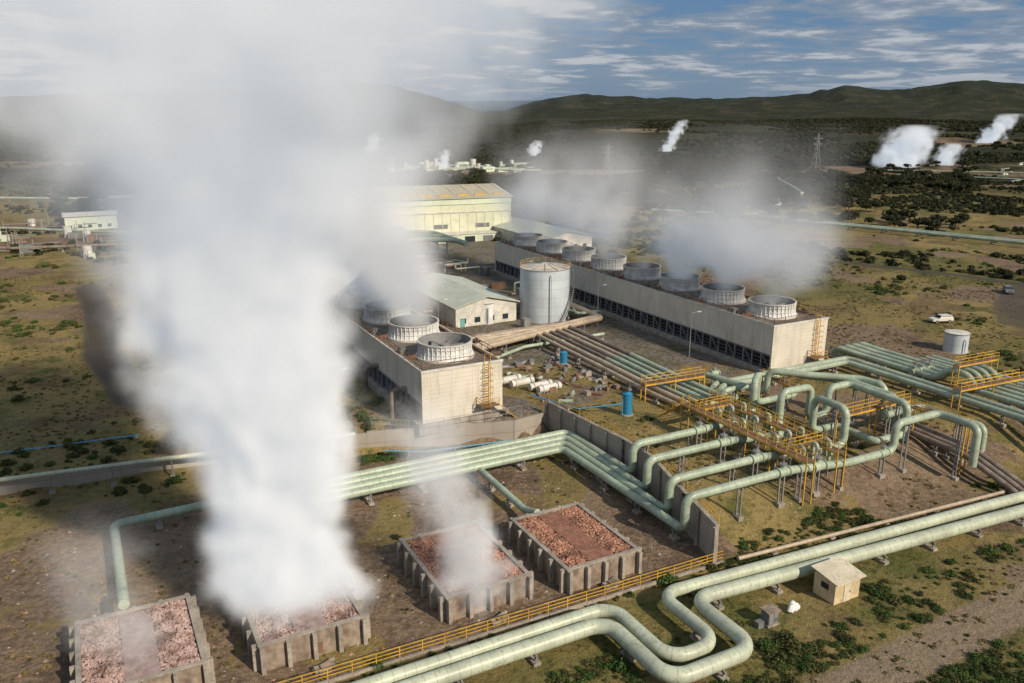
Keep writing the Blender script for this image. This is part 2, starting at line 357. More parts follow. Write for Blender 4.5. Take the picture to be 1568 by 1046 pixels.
# ------------------------------------------------------------ vegetation
def leafmat(name,a,b_):
    m,nt,b=newmat(name); oi=N(nt,'ShaderNodeObjectInfo'); g=nt.nodes.new('ShaderNodeNewGeometry')
    c=mixc(nt,oi.outputs['Random'],a,b_); c=mixc(nt,mth(nt,'MULTIPLY',g.outputs['Random Per Island'],.6),c,tuple(x*.4 for x in a))
    nt.links.new(c,b.inputs['Base Color']); b.inputs['Roughness'].default_value=.8; b.inputs['Specular IOR Level'].default_value=.2; return m
LM=[leafmat('scrub_leaf',(.05,.068,.02),(.13,.12,.042)),leafmat('green_leaf',(.042,.088,.02),(.10,.14,.035)),leafmat('far_leaf',(.026,.036,.014),(.062,.060,.026)),leafmat('dry_grass',(.13,.115,.038),(.32,.24,.11))]
def bushmesh(name,n,mat,seed,leaf=.2,flat=.75,lift=0):
    r=np.random.default_rng(seed); vs=[];fs=[]
    lobes=[(r.uniform(-.55,.55),r.uniform(-.55,.55),r.uniform(.2,.6),r.uniform(.3,.6)) for _ in range(7)]
    for k in range(n):
        lx,ly,lz,lr=lobes[r.integers(7)]
        d=r.normal(size=3); d/=np.linalg.norm(d); rad=lr*r.uniform(.55,1.05)
        c=np.array([lx,ly,lz*flat])+d*rad*np.array([1,1,flat]); c[2]=abs(c[2])+lift
        nrm=d+r.normal(size=3)*.6; nrm/=np.linalg.norm(nrm); u=np.cross(nrm,r.normal(size=3)); u/=np.linalg.norm(u); v=np.cross(nrm,u)
        s=leaf*r.uniform(.5,1.2); o=len(vs)
        for a,bb in ((-1,-.6),(1,-.5),(.7,.7),(-.8,.6)): vs.append(tuple(c+u*s*a*.5+v*s*bb*.6))
        fs.append((o,o+1,o+2,o+3))
    mats=[0]*len(fs)
    if lift>0:
        def limb(a,b_,ra,rb):
            a=np.array(a,float);b_=np.array(b_,float); o=len(vs)
            for c,rd in ((a,ra),(b_,rb)):
                for i in range(5): t=2*math.pi*i/5; vs.append((c[0]+rd*math.cos(t),c[1]+rd*math.sin(t),c[2]))
            for i in range(5): fs.append((o+i,o+(i+1)%5,o+5+(i+1)%5,o+5+i)); mats.append(1)
        limb((0,0,-.1),(.03,0,lift+.1),.07,.05)
        for lx,ly,lz,lr in lobes[:5]: limb((.03,0,lift*.75),(lx*.8,ly*.8,lz*flat+lift),.04,.015)
    me=bpy.data.meshes.new(name); me.from_pydata(vs,[],fs); me.materials.append(mat); me.materials.append(M['rust']); me.polygons.foreach_set('material_index',mats); return me
def scatter(name,pts,sizes,mesh):
    n=len(pts)
    if n==0: return
    th=rng.uniform(0,2*math.pi,n); z=H(pts[:,0],pts[:,1])-.05*sizes
    V=np.zeros((n,3,3))
    for k in range(3):
        a=th+k*2*math.pi/3; s=sizes/1.1398
        V[:,k,0]=pts[:,0]+np.cos(a)*s; V[:,k,1]=pts[:,1]+np.sin(a)*s; V[:,k,2]=z
    me=bpy.data.meshes.new(name); me.from_pydata(V.reshape(-1,3).tolist(),[],np.arange(3*n).reshape(-1,3).tolist())
    o=bpy.data.objects.new(name,me); bpy.context.collection.objects.link(o)
    o.instance_type='FACES'; o.use_instance_faces_scale=True; o.instance_faces_scale=1.0
    o.show_instancer_for_render=False; o.show_instancer_for_viewport=False
    c=bpy.data.objects.new(name+'_leaf_clump',mesh); bpy.context.collection.objects.link(c); c.parent=o
BM=[bushmesh('bush_a',420,LM[0],1,.2),bushmesh('bush_b',420,LM[0],2,.22,.6),bushmesh('bush_c',480,LM[1],3,.19)]
GT=bushmesh('grass_clump',90,LM[3],8,.42,.5)
FB=[bushmesh('far_bush_a',110,LM[2],4,.42,.7),bushmesh('far_bush_b',110,LM[2],5,.45,.6)]
TM=bushmesh('acacia_crown',520,LM[2],9,.2,.6,.7)
def clear(X,Y,loose=False):
    p=X*CG+Y*SG; q=-X*SG+Y*CG; s,l,g_,a,d=zones(X,Y)
    ok=(a<.1)
    if not loose: ok&=(s<.35)&(g_<.3)
    ok&=~((q>50.8)&(q<57.6)&(p>-30)&(p<48)&(rng.random(len(X))<.8)); ok&=~((p>46)&(p<130)&(np.abs(q-(52-(p-50)*.083))<2.7))
    ok&=~((q>52)&(q<56.4)&(p>-30)&(p<48)); ok&=~((p>37)&(p<47.5)&(q>43)&(q<57)&((np.abs(p-38.6)<1.7)|(np.abs(p-45.7)<2)|(np.abs(q-45.4)<2)))
    rr_=rng.random(len(X))
    ok&=~((q>60)&(q<104)&(p>-30)&(p<59)&(rr_<(.5 if loose else .8)))
    for a0,w_,l_ in ((38.2,8.7,60.5),(25.8,8.9,61.5),(9,9.3,62),(-4.6,9.5,62)): ok&=~((p>a0-1)&(p<a0+w_+1)&(q>l_-1)&(q<l_+14))
    ok&=~((q>60)&(q<97)&(p>=59)&(p<130)&(rr_<(.25 if loose else .85)))
    ok&=~((p>110)&(p<130)&(q>50)&(q<98)&(rr_<.8))
    ok&=~((np.abs(X-31.8)<3)&(np.abs(Y-70.5)<3))
    ok&=~((X>21)&(X<29)&(Y>64)&(Y<70))
    ok&=~((p>38)&(p<115)&(q>98)&(q<280))
    return ok
def samp(n,rmin,rmax,azm,dens,loose=False):
    r=np.sqrt(rng.uniform(rmin**2,rmax**2,n)); a=rng.uniform(-azm,azm,n); X=r*np.sin(a);Y=r*np.cos(a)
    k=clear(X,Y,loose)&(rng.random(n)<dens(X,Y)); return np.stack([X[k],Y[k]],1)
d1=lambda X,Y: sm(fbm(X/14,Y/14,4,90),.48,.62)
pts=samp(20000,50,300,.85,d1); s_=.25+1.0*rng.random(len(pts))**2.4
for k in range(3): scatter('scrub_bushes',pts[k::3],s_[k::3],BM[k])
def dl(X,Y):
    q=-X*SG+Y*CG; p=X*CG+Y*SG; return np.where((q<62)&(p>5),.15+.85*sm(fbm(X/5,Y/5,3,95),.36,.56),0)
pts=samp(26000,44,115,.8,dl); s_=.18+.55*rng.random(len(pts))**1.7; scatter('green_undergrowth',pts[::2],s_[::2],BM[2]); scatter('green_undergrowth',pts[1::2],s_[1::2],BM[0])
def dm(X,Y): return sm(fbm(X/6,Y/6,3,97),.42,.6)
pts=samp(40000,55,260,.8,dm,True); s_=rng.uniform(.10,.34,len(pts)); scatter('grass_tufts',pts[::3],s_[::3],BM[1]); scatter('grass_tufts',pts[1::3],s_[1::3]*1.2,GT); scatter('grass_tufts',pts[2::3],s_[2::3]*1.2,GT)
d2=lambda X,Y: np.clip(sm(fbm(X/38,Y/38,5,91)+.10*sm(np.hypot(X,Y),380,480),.43,.56)*(.4+.6*sm(X,-50,120)),0,1)
pts=samp(60000,220,820,.72,d2); s_=.6+1.8*rng.random(len(pts))**1.7; scatter('bushland',pts[::2],s_[::2],FB[0]); scatter('bushland',pts[1::2],s_[1::2],FB[1])
d3=lambda X,Y: sm(fbm(X/110,Y/110,5,92),.38,.52)
pts=samp(46000,780,2100,.7,d3); s_=2+3*rng.random(len(pts)); scatter('distant_bushland',pts,s_,FB[0])
def dt(X,Y): return sm(fbm(X/50,Y/50,3,99),.40,.55)
pts=samp(3600,330,720,.5,dt); scatter('acacia_trees',pts,1.8+2.4*rng.random(len(pts)),TM)
hp=[]
for t in np.linspace(0,1,200):
    p=np.interp(t,[0,1],[30,57])+rng.normal()*.4; qq=np.interp(p,[32,52,58],[102.4,97,97])-rng.random()*2.6; hp.append(W(p,qq))
scatter('green_undergrowth',np.array(hp),rng.uniform(.3,.8,len(hp)),BM[2])

# ------------------------------------------------------------ cooling towers
def tower(p0,q0,ncell,pitch,zb,zt,first,wd=12.5,risers=True):
    L=first*2+(ncell-1)*pitch; p1=p0+wd; q1=q0+L; mb=MB(); zl=zb+3.6
    mb.box(p0-.8,p1+.8,q0-.6,q1+.6,zb-.6,zb+.9,'concrete')
    mb.box(p0+1.2,p1-1.2,q0+.3,q1-.3,zb+.9,zl+.4,'dark')
    mb.box(p0,p0+.25,q0+.3,q1,zl,zt,'clad'); mb.box(p1-.25,p1,q0+.3,q1,zl,zt,'clad')
    mb.box(p0-.02,p1+.02,q0,q0+.3,zb+.9,zt+.02,'clad'); mb.box(p0-.02,p1+.02,q1,q1+.3,zb+.9,zt+.02,'clad')
    mb.box(p0+.25,p1-.25,q0+.3,q1,zt-.5,zt-.15,'deck')
    mb.box(p0-.12,p1+.12,q0-.1,q0+.08,zt-.25,zt+.1,'offwhite')
    mb.box(p0-.12,p0+.02,q0+.08,q1,zt-.25,zt+.1,'offwhite')
    mb.box(p0-.06,p0+.05,q0+.3,q1,zl-.1,zl+.12,'steel')
    n=int(L/2.1)
    for sd,pp in ((-1,p0+.15),(1,p1-.15)):
        for i in range(n+1):
            q=q0+.35+i*(L-.6)/n
            mb.beam((pp,q,zb+.9),(pp,q,zl),.2,'steel')
            if i<n and i%2==0: mb.beam((pp,q,zb+.9),(pp,q+(L-.6)/n,zl),.12,'steel')
        for kx in range(4):
            z=zb+1.3+kx*.62; mb.beam((pp-sd*.35,q0+.4,z),(pp-sd*.35,q1-.1,z),.5,'grey',.05)
    for a,b_ in (((p0+.1,q0+.15),(p1-.1,q0+.15)),((p0+.1,q0+.15),(p0+.1,q1)),((p1-.1,q0+.15),(p1-.1,q1))):
        rail(mb,a,b_,zt+.05,zt+.05,'rust',1.15,2.1,.08)
    pc=(p0+p1)/2; S=.92
    for c in range(ncell):
        q=q0+first+c*pitch; z0=zt-.15;h=2.45
        mb.cyl(pc,q,z0,z0+.25,4.75*S,'offwhite',n=48)
        prof=[(4.45,0.25),(4.2,.9),(4.15,1.6),(4.3,h)]; nseg=48
        for (ra,za),(rb,zb2) in zip(prof[:-1],prof[1:]):
            mb.cyl(pc,q,z0+za,z0+zb2,ra*S,'white',rb*S,nseg,cap=False)
        vs=[];
        for z,r in ((z0+.25,4.0*S),(z0+h,4.18*S)):
            for i in range(nseg):
                a=2*math.pi*i/nseg; vs.append((pc+r*math.cos(a),q+r*math.sin(a),z))
        mb.add(vs,[(i,nseg+i,nseg+(i+1)%nseg,(i+1)%nseg) for i in range(nseg)],'steel',True)
        rim=[]
        for r,z in ((4.45*S,z0+h-.12),(4.45*S,z0+h+.03),(4.16*S,z0+h+.03)):
            for i in range(nseg):
                a=2*math.pi*i/nseg; rim.append((pc+r*math.cos(a),q+r*math.sin(a),z))
        mb.add(rim,[(k*nseg+i,k*nseg+(i+1)%nseg,(k+1)*nseg+(i+1)%nseg,(k+1)*nseg+i) for k in range(2) for i in range(nseg)],'offwhite')
        for i in range(36):
            a=2*math.pi*i/36; ca,sa=S*math.cos(a),S*math.sin(a)
            mb.beam((pc+4.46*ca,q+4.46*sa,z0+.25),(pc+4.22*ca,q+4.22*sa,z0+1.2),.09,'white',.12)
            mb.beam((pc+4.22*ca,q+4.22*sa,z0+1.2),(pc+4.34*ca,q+4.34*sa,z0+h-.1),.09,'white',.12)
        for zz in (1.0,1.8):
            ring=[(pc+4.27*S*math.cos(2*math.pi*i/48),q+4.27*S*math.sin(2*math.pi*i/48),z0+zz) for i in range(49)]
            for u,v in zip(ring[:-1],ring[1:]): mb.beam(u,v,.08,'offwhite',.06)
        mb.cyl(pc,q,z0+.3,z0+.35,4.0*S,'dark',n=32)
        mb.cyl(pc,q,z0+1.2,z0+1.8,.7,'steel',n=16)
        for i in range(7):
            a=2*math.pi*i/7+.3*c; d=Vector((math.cos(a),math.sin(a),0)); mb.beam(Vector((pc,q,z0+1.45))+d*.6,Vector((pc,q,z0+1.5))+d*3.5,.6,'steel',.08)
        mb.beam((pc-3.7,q,z0+.8),(pc+3.7,q,z0+.8),.35,'steel')
        mb.beam((p0+.4,q+1,z0+.1),(pc-4.5,q+.2,z0+.5),.5,'rust')
        mb.box(p0+.5,p0+1.5,q+3.2,q+4.4,z0,z0+.9,'grey'); mb.beam((p1-.9,q-5,z0+.3),(p1-.9,q+5,z0+.3),.3,'rust')
    sx=p1-3.0
    for dx in (0,.9): mb.beam((sx+dx,q0-.35,zb),(sx+dx,q0-.35,zt+1.2),.09,'yellow')
    for i in range(int((zt-zb)/.4)): mb.beam((sx,q0-.35,zb+.3+i*.4),(sx+.9,q0-.35,zb+.3+i*.4),.06,'yellow')
    for i in range(6):
        z=zb+3+i*.95
        if z<zt+1: 
            mb.beam((sx-.1,q0-.35,z),(sx-.1,q0-1.1,z),.06,'yellow'); mb.beam((sx+1.,q0-.35,z),(sx+1.,q0-1.1,z),.06,'yellow'); mb.beam((sx-.1,q0-1.1,z),(sx+1.,q0-1.1,z),.06,'yellow')
    mb.box(sx-1.2,sx+1.6,q0-1.8,q0-.05,zb+2.3,zb+2.4,'rust'); rail(mb,(sx-1.2,q0-1.8),(sx+1.6,q0-1.8),zb+2.4,zb+2.4,'yellow',1.1,1)
    rail(mb,(sx-1.2,q0-1.8),(sx-1.2,q0-.1),zb+2.4,zb+2.4,'yellow',1.1,1)
    mb.beam((sx+1.7,q0-1.4,zb+2.4),(sx+4.4,q0-1.4,zb-.1),.8,'yellow',.12)
    if risers:
        for c in range(ncell):
            q=q0+first+c*pitch; mb.sweep([(p0-2.2,q,zb),(p0-2.2,q,zb+4.2),(p0+.1,q,zb+4.2)],.42,'pipe_brown',12)
    return mb.obj('cooling_tower')
tower(39.4,101.6,6,12.6,2.7,11.2,6.3)
tower(100.0,96.7,8,12.7,2.7,11.5,7.0,risers=False)

# ------------------------------------------------------------ tank
def tank(name,x,y,zb,r,h,k='tank',rf='offwhite',n=48,rails=True):
    mb=MB(); p=x*CG+y*SG;q=-x*SG+y*CG
    mb.cyl(p,q,zb-.3,zb+.25,r+.35,'concrete',n=n); mb.cyl(p,q,zb+.25,zb+h,r,k,n=n,cap=False)
    mb.cyl(p,q,zb+h,zb+h+r*.14,r+.05,rf,r*.15,n,cap=True); mb.cyl(p,q,zb+h-.15,zb+h,r+.08,'steel',n=n,cap=False)
    if rails:
        for i in range(24):
            a=2*math.pi*i/24;b_=2*math.pi*(i+1)/24
            A=(p+r*math.cos(a),q+r*math.sin(a));B=(p+r*math.cos(b_),q+r*math.sin(b_))
            mb.beam((*A,zb+h),(*A,zb+h+1.0),.05,'yellow'); mb.beam((*A,zb+h+1.0),(*B,zb+h+1.0),.05,'yellow'); mb.beam((*A,zb+h+.5),(*B,zb+h+.5),.04,'yellow')
        for i in range(12):
            a=2*math.pi*i/12; mb.beam((p+r*.98*math.cos(a),q+r*.98*math.sin(a),zb+h+.06),(p+r*.16*math.cos(a),q+r*.16*math.sin(a),zb+h+r*.14+.03),.12,'steel')
        for i in range(34):
            t=i/33; a=-1.5+t*1.5; A=Vector((p+(r+.1)*math.cos(a),q+(r+.1)*math.sin(a),zb+.3+t*(h-.3))); d=Vector((math.cos(a),math.sin(a),0))
            mb.beam(A,A+d*.8,.28,'steel',.05)
            if i%2==0: mb.beam(A+d*.8,A+d*.8+Vector((0,0,1)),.04,'steel')
            a2=-1.5+(i+1)/33*1.5; B=Vector((p+(r+.9)*math.cos(a2),q+(r+.9)*math.sin(a2),zb+.3+(i+1)/33*(h-.3)))
            mb.beam(A+d*.8+Vector((0,0,1)),B+Vector((0,0,1)),.04,'steel'); mb.beam(A+d*.8,B,.06,'steel',.18)
    mb.sweep([(p-r*.3,q-r-.25,zb+.5),(p-r*.3,q-r-.25,zb+h-1),(p-r*.3,q-r+.6,zb+h-1)],.12,'tank',8)
    return mb.obj(name)
tank('storage_tank',7,172.5,2.7,5.3,11.3)
tank('water_tank',-5.3,168,2.7,1.5,4.6,'white',rails=False,n=24)
tank('water_tank',82.2,147,2.7,2.1,3.8,'tank',n=28,rails=False)
def bluetank(p,q,h,r=.7):
    mb=MB(); z=Hg(p,q)
    mb.cyl(p,q,z-.2,z+.15,r+.25,'concrete',n=20)
    for i in range(5): mb.cyl(p,q,z+.15+i*h/5,z+.15+(i+.85)*h/5,r,'blue',n=24,cap=True); mb.cyl(p,q,z+.15+(i+.85)*h/5,z+.15+(i+1)*h/5,r*1.06,'blue',n=24,bot=True)
    mb.cyl(p,q,z+.15+h,z+.15+h+.3,r,'blue',r*.35,24); mb.cyl(p,q,z+h+.45,z+h+.6,.2,'dark',n=12)
    mb.sweep([(p-r-.1,q,z),(p-r-.1,q,z+h*.8),(p-r+.2,q,z+h*.8)],.06,'lightblue',6)
    mb.obj('blue_water_tank')
bluetank(67.7,92.5,3.1); bluetank(72.8,118.8,1.9,.65)

# ------------------------------------------------------------ rock-filled pits
def pit(p0,q0,w,l,rk='rock',sl='fill',seed=1):
    r=random.Random(seed); mb=MB(); t=.35; z=2.5
    mb.box(p0,p0+w,q0,q0+t,-.3,z,'conc_stain'); mb.box(p0,p0+w,q0+l-t,q0+l,-.3,z,'conc_stain')
    mb.box(p0,p0+t,q0+t,q0+l-t,-.3,z,'conc_stain'); mb.box(p0+w-t,p0+w,q0+t,q0+l-t,-.3,z,'conc_stain')
    mb.box(p0-.05,p0+w+.05,q0-.05,q0+.38,z,z+.1,'concrete'); mb.box(p0-.05,p0+w+.05,q0+l-.38,q0+l+.05,z,z+.1,'concrete')
    mb.box(p0-.05,p0+.38,q0+.38,q0+l-.38,z,z+.1,'concrete'); mb.box(p0+w-.38,p0+w+.05,q0+.38,q0+l-.38,z,z+.1,'concrete')
    n=4
    for i in range(n+1):
        p=p0+.02+i*(w-.4)/n
        for qa,qb_ in ((q0-.5,q0-.003),(q0+l+.003,q0+l+.5)): mb.box(p,p+.36,qa,qb_,-.3,z-.02,'concrete')
    mb.box(p0+w*.47,p0+w*.47+1.0,q0-.03,q0+.01,.2,1.3,'rust')
    for i in range(6):
        q=q0+.3+i*(l-.95)/5
        for pa,pb in ((p0-.5,p0-.003),(p0+w+.003,p0+w+.5)): mb.box(pa,pb,q,q+.36,-.3,z-.02,'concrete')
    mb.box(p0+t,p0+w-t,q0+t,q0+l-t,.5,z-.35,sl)
    c=p0+w/2
    for i in range(6):
        qa=q0+.6+i*(l-1.2)/6; mb.box(c-1.3+r.uniform(-.05,.05),c+1.3,qa,qa+(l-1.2)/6-.06,z-.35,z-.02+r.uniform(-.03,.03),sl)
    OC=[(1,0,0),(-1,0,0),(0,1,0),(0,-1,0),(0,0,1),(0,0,-1)];OF=[(0,2,4),(2,1,4),(1,3,4),(3,0,4),(2,0,5),(1,2,5),(3,1,5),(0,3,5)]
    for i in range(4200):
        side=r.choice((-1,1)); 
        x=c+side*r.uniform(1.3,w/2-t-.05) if i%12 else c+r.uniform(-1.3,1.3); y=r.uniform(q0+t+.1,q0+l-t-.1); s=r.uniform(.06,.2) if i%12 else r.uniform(.03,.07)
        hh=z-.28+.28*(1-abs((abs(x-c)-(w/4+.4))/(w/4)))+r.uniform(-.08,.1) if i%12 else z+.02
        a=r.uniform(0,6.28); ca,sa=math.cos(a),math.sin(a); vs=[]
        for u in OC:
            f=s*r.uniform(.7,1.3); vx,vy,vz=u[0]*f,u[1]*f,u[2]*f*.7; vs.append((x+vx*ca-vy*sa,y+vx*sa+vy*ca,hh+vz))
        mb.add(vs,OF,rk)
    return mb.obj('rock_filled_silencer_pit')
pit(38.2,60.9,8.7,11.9,seed=1)
pit(25.8,62.0,8.9,12.2,seed=2)
pit(9.0,62.8,9.3,12,'rockw','fillw',seed=3)
pit(-4.6,62.8,9.5,11,'rockw','fillw',seed=4)
for k,(x,y) in enumerate(((-1.2,66.9),(-16,60),(9.9,72.9))):
    mb=MB(); p=x*CG+y*SG;q=-x*SG+y*CG
    mb.box(p-.8,p+.6,q-.4,q+.4,-.1,.45,'concrete'); mb.box(p-.3,p+.9,q-.5,q+.2,.45,.62,'conc_stain'); mb.beam((p-.9,q+.2,.2),(p+1.1,q+.6,.5),.2,'concrete'); mb.obj('concrete_block_pile')
mb=MB(); r=random.Random(11); OC=[(1,0,0),(-1,0,0),(0,1,0),(0,-1,0),(0,0,1),(0,0,-1)];OF=[(0,2,4),(2,1,4),(1,3,4),(3,0,4),(2,0,5),(1,2,5),(3,1,5),(0,3,5)]
for i in range(1700):
    p=r.uniform(-20,72) ;q=r.uniform(60,98) if p<56 else r.uniform(60,95); s=.05+.2*r.random()**3; z=Hg(p,q)
    mb.add([(p+u[0]*s*r.uniform(.6,1.4),q+u[1]*s*r.uniform(.6,1.4),z+u[2]*s*.7) for u in OC],OF,r.choice(('concrete','conc_stain','rock')))
mb.obj('loose_stones')

# ------------------------------------------------------------ fence and walls
mb=MB()
for a in np.arange(-22,54.5,2.1):
    b_=a+2.1; qa=59.6-(a+22)*.018; qb_=59.6-(b_+22)*.018
    mb.box(a,b_-.02,qa-.28,qa-.05,-.3,.3,'concrete')
    za=.3
    mb.beam((a,qa,za-.2),(a,qa,za+1.1),.08,'yellow')
    for hh in (1.08,.7,.35): mb.beam((a,qa,za+hh),(b_,qb_,za+hh),.06,'yellow')
mb.obj('yellow_railing')
mb=MB(); WP=[(58.3,99.2),(59.9,82),(59.7,76),(56.9,66),(54.9,58.4)]
for (a,b_) in zip(WP[:-1],WP[1:]):
    mb.beam((a[0],a[1],2.05),(b_[0],b_[1],2.05),.35,'wallp',4.7)
    mb.beam((a[0],a[1],4.46),(b_[0],b_[1],4.46),.5,'concrete',.12)
    rail(mb,(a[0]+.1,a[1]),(b_[0]+.1,b_[1]),4.52,4.52,'yellow',1.0,2.2,.06)
    d=Vector((b_[0]-a[0],b_[1]-a[1],0)); n=int(d.length/3)
    for i in range(n+1):
        c=Vector((a[0],a[1],0))+d*(i/max(n,1)); mb.box(c.x-.5,c.x-.18,c.y-.2,c.y+.2,-.3,4.3,'concrete')
mb.obj('retaining_wall')
mb=MB(); WL=[(-60,116),(-12,112),(12,109.4),(32,104.1),(52,98.3),(58.3,99.2)]
for k,(a,b_) in enumerate(zip(WL[:-1],WL[1:])):
    if k<2: mb.beam((a[0],a[1],.65),(b_[0],b_[1],.65),.4,'wallp',2.5)
    elif k==2: mb.beam((a[0],a[1],.65),(b_[0],b_[1],1.2),.4,'wallp',3.0)
    else: mb.beam((a[0],a[1],1.2),(b_[0],b_[1],1.2),.4,'wallp',3.4)
mb.obj('boundary_wall')
mb=MB()
for a,b_ in (((33,105),(39.5,100.3)),((39.5,100.3),(54,99.6)),((31,105.5),(30,140))): rail(mb,a,b_,2.6,2.6,'steel',1.8,2.2,.06)
mb.obj('wire_fence')
pipe('water_pipe',[(-60,113.2,2.7),(-12,110.3,2.7),(10,107.2,2.7),(30,103,3.3)],.28,'pipe_fg',7)

# ------------------------------------------------------------ pipes
pipe('steam_pipe',[(-30,53.4,1.5),(37.8,53.4,1.5),(37.8,44.3,1.5),(46.9,44.3,1.5),(46.9,52.6,1.5),(92,48.8,1.6),(140,44.8,1.6)],.70,'pipe_fg',7,fil=2.0)
pipe('steam_pipe',[(-30,55.2,1.5),(39.5,55.2,1.5),(39.5,46.4,1.5),(44.7,46.4,1.5),(44.7,54.7,1.5),(92,51.3,1.6),(140,47.3,1.6)],.62,'pipe_fg',7,fil=2.0)
pipe('drain_pipe',[(57,57.3,.6),(92,54.4,.6),(140,50.5,.6)],.22,'pipe_tan',8)
QH=[88.5,90.1,91.7,93.3]; PV=[54.4,55.6,56.8,58.0]; QT=[63,67.3,73,77.6]
ZU=5.7
tails=[
 [(69.5,63,ZU),(79.5,63,4.6),(87.5,63,4.6),(87.5,63,8.2),(92,63,8.2),(95.5,63,8.2),(95.5,57.5,8.2),(95.5,57.5,3)],
 [(69.5,67.3,ZU),(79.5,67.3,4.6),(83.5,67.3,4.6),(83.5,67.3,9.4),(83.5,72.5,9.4),(83.5,72.5,4.6),(88,72.5,4.6),(88,66,4.6),(93,66,4.6)],
 [(69.5,73,ZU),(79,73,4.8),(80.5,75.5,4.8),(80.5,75.5,9.6),(86,75.5,9.6),(86,75.5,5),(89.5,75.5,5),(89.5,75.5,8.8),(93.5,75.5,8.8),(93.5,66,8.8),(93.5,66,3.8)],
 [(69.5,77.6,ZU),(79,80,4.8),(81,81,4.8),(81,81,9.4),(84,83.5,9.4),(84,83.5,5),(92,83.5,5),(92,83.5,8),(96.5,78,8),(96.5,70,8),(96.5,70,4)],
]
for i in range(4):
    start=[(16,QH[i],1.8)] if i<3 else [(-.6,74.2,2.9),(-.6,76.5,2.9),(-.6,78.5,1.4),(-.6,94.2,1.4),(12,94.2,1.6),(16,QH[i],1.8)]
    pts=start+[(PV[i],QH[i],1.8),(PV[i],QT[i],1.8),(PV[i],QT[i],ZU)]+tails[i]
    pipe('steam_pipe',pts,.5,'pipe',7,fil=1.1)
pipe('steam_pipe',[(41.8,88.0,1.5),(41.8,76,1.3),(41.8,73.2,2.3)],.42,'pipe',5)
pipe('steam_pipe',[(86.5,97,5),(88.5,86,5),(88.5,86,8.5),(92,82,8.5),(97.5,77,8.5),(98,73,8.5),(98,73,4.2),(104,73,4.2)],.5,'pipe',7,fil=1.2)
pipe('steam_pipe',[(84.5,92,4.2),(85,88,4.2),(78,88,4.2),(78,84,4.2),(78,84,7.6),(82.5,84,7.6)],.42,'pipe',7,fil=1.)
pipe('steam_pipe',[(93,69,6.3),(97,69,6.3),(101,69,6.3),(101,60,6.3),(101,60,3)],.45,'pipe',7,fil=1.)
for k in range(3): pipe('brine_pipe',[(97.5+k*1.2,72-k,3.6),(97.5+k*1.2,60,3.2),(97.5+k*1.2,53.2,1.0),(97.5+k*1.2,50,-.5)],.4,'pipe_brown',5)
PR=[113.8,115.7,119.3,121.2,123.1,125]
for k,pr in enumerate(PR):
    if k<2: pts=[(84.5,91.5+k*1.6,4.3),(86,93+k*1.5,4.3),(pr,93+k*1.5,4.3),(pr,50-k,4.3)]
    else: pts=[(pr-1.5,99,2.5),(pr-1.5,99,5.0),(pr,94,4.3),(pr,80,4.3),(pr,78,6.4),(pr,74.5,6.4),(pr,73,4.3),(pr,45-k,4.3)]
    pipe('steam_pipe',pts,.5,'pipe',7,fil=1.2)
for k in range(3): pipe('steam_pipe',[(129+k*1.6,90,3.5),(129+k*1.6,70,3.5),(129+k*1.6,40,3.2)],.42,'pipe',7)
for k in range(6):
    p=74.6+k*1.7; c='pipe_tan' if k%3!=2 else 'pipe_brown'
    mb=MB(); 
    pts=[(63-k*.3,132.4+k*.55,4.9+.2*(k%2)),(p,132.4+k*.9,4.9),(p,113,4.6)]
    path=mb.sweep(pts,.42 if k%2 else .32,c,12,1.0); supports(mb,path,.42,7)
    path=mb.sweep([(p,113,4.6),(p,96,4.2),(p+.5,90,4.0)],.46 if k%2 else .36,'pipe' if k>1 else c,12,.8); supports(mb,path,.42,7)
    mb.obj('brine_pipe')
for k in range(2): pipe('brine_pipe',[(56,127+k*1.6,4.8),(90,135.8+k*1.3,5.0),(92.5,136+k,5.0),(92.5+k,150,5)],.55,'pipe_tan',7)
pipe('brine_pipe',[(62,124,4),(70,128,4),(88,128.8,4)],.3,'pipe',7)
mb=MB(); walkway(mb,(73.6,96.6),(84.6,96),5.6,1.2); mb.obj('pipe_walkway')
mb=MB(); walkway(mb,(112.5,71.8),(127,71),6.0,1.2); walkway(mb,(118,76),(127,75.6),7.8,1.0); mb.obj('pipe_walkway')
mb=MB(); walkway(mb,(71.8,62),(71.8,84.5),6.7,1.3); mb.beam((71.8,84.5,6.7),(71.8,89.5,3.2),.9,'yellow',.12); rail(mb,(71.3,84.5),(71.3,89.5),6.7,3.2,'yellow',1.1,1.6); rail(mb,(72.3,84.5),(72.3,89.5),6.7,3.2,'yellow',1.1,1.6); mb.obj('valve_platform')
mb=MB(); walkway(mb,(77.5,62.5),(77.5,85.5),6.5,1.3); 
for q in (66,82): walkway(mb,(71.8,q),(77.5,q),6.6,.8,legs=False)
mb.obj('valve_platform')
mb=MB(); walkway(mb,(86,70.2),(99,70.2),7.2,1.0); walkway(mb,(90,79),(90,88),7.0,1.0); walkway(mb,(97.5,60),(97.5,68),7.2,.9); mb.obj('valve_platform')
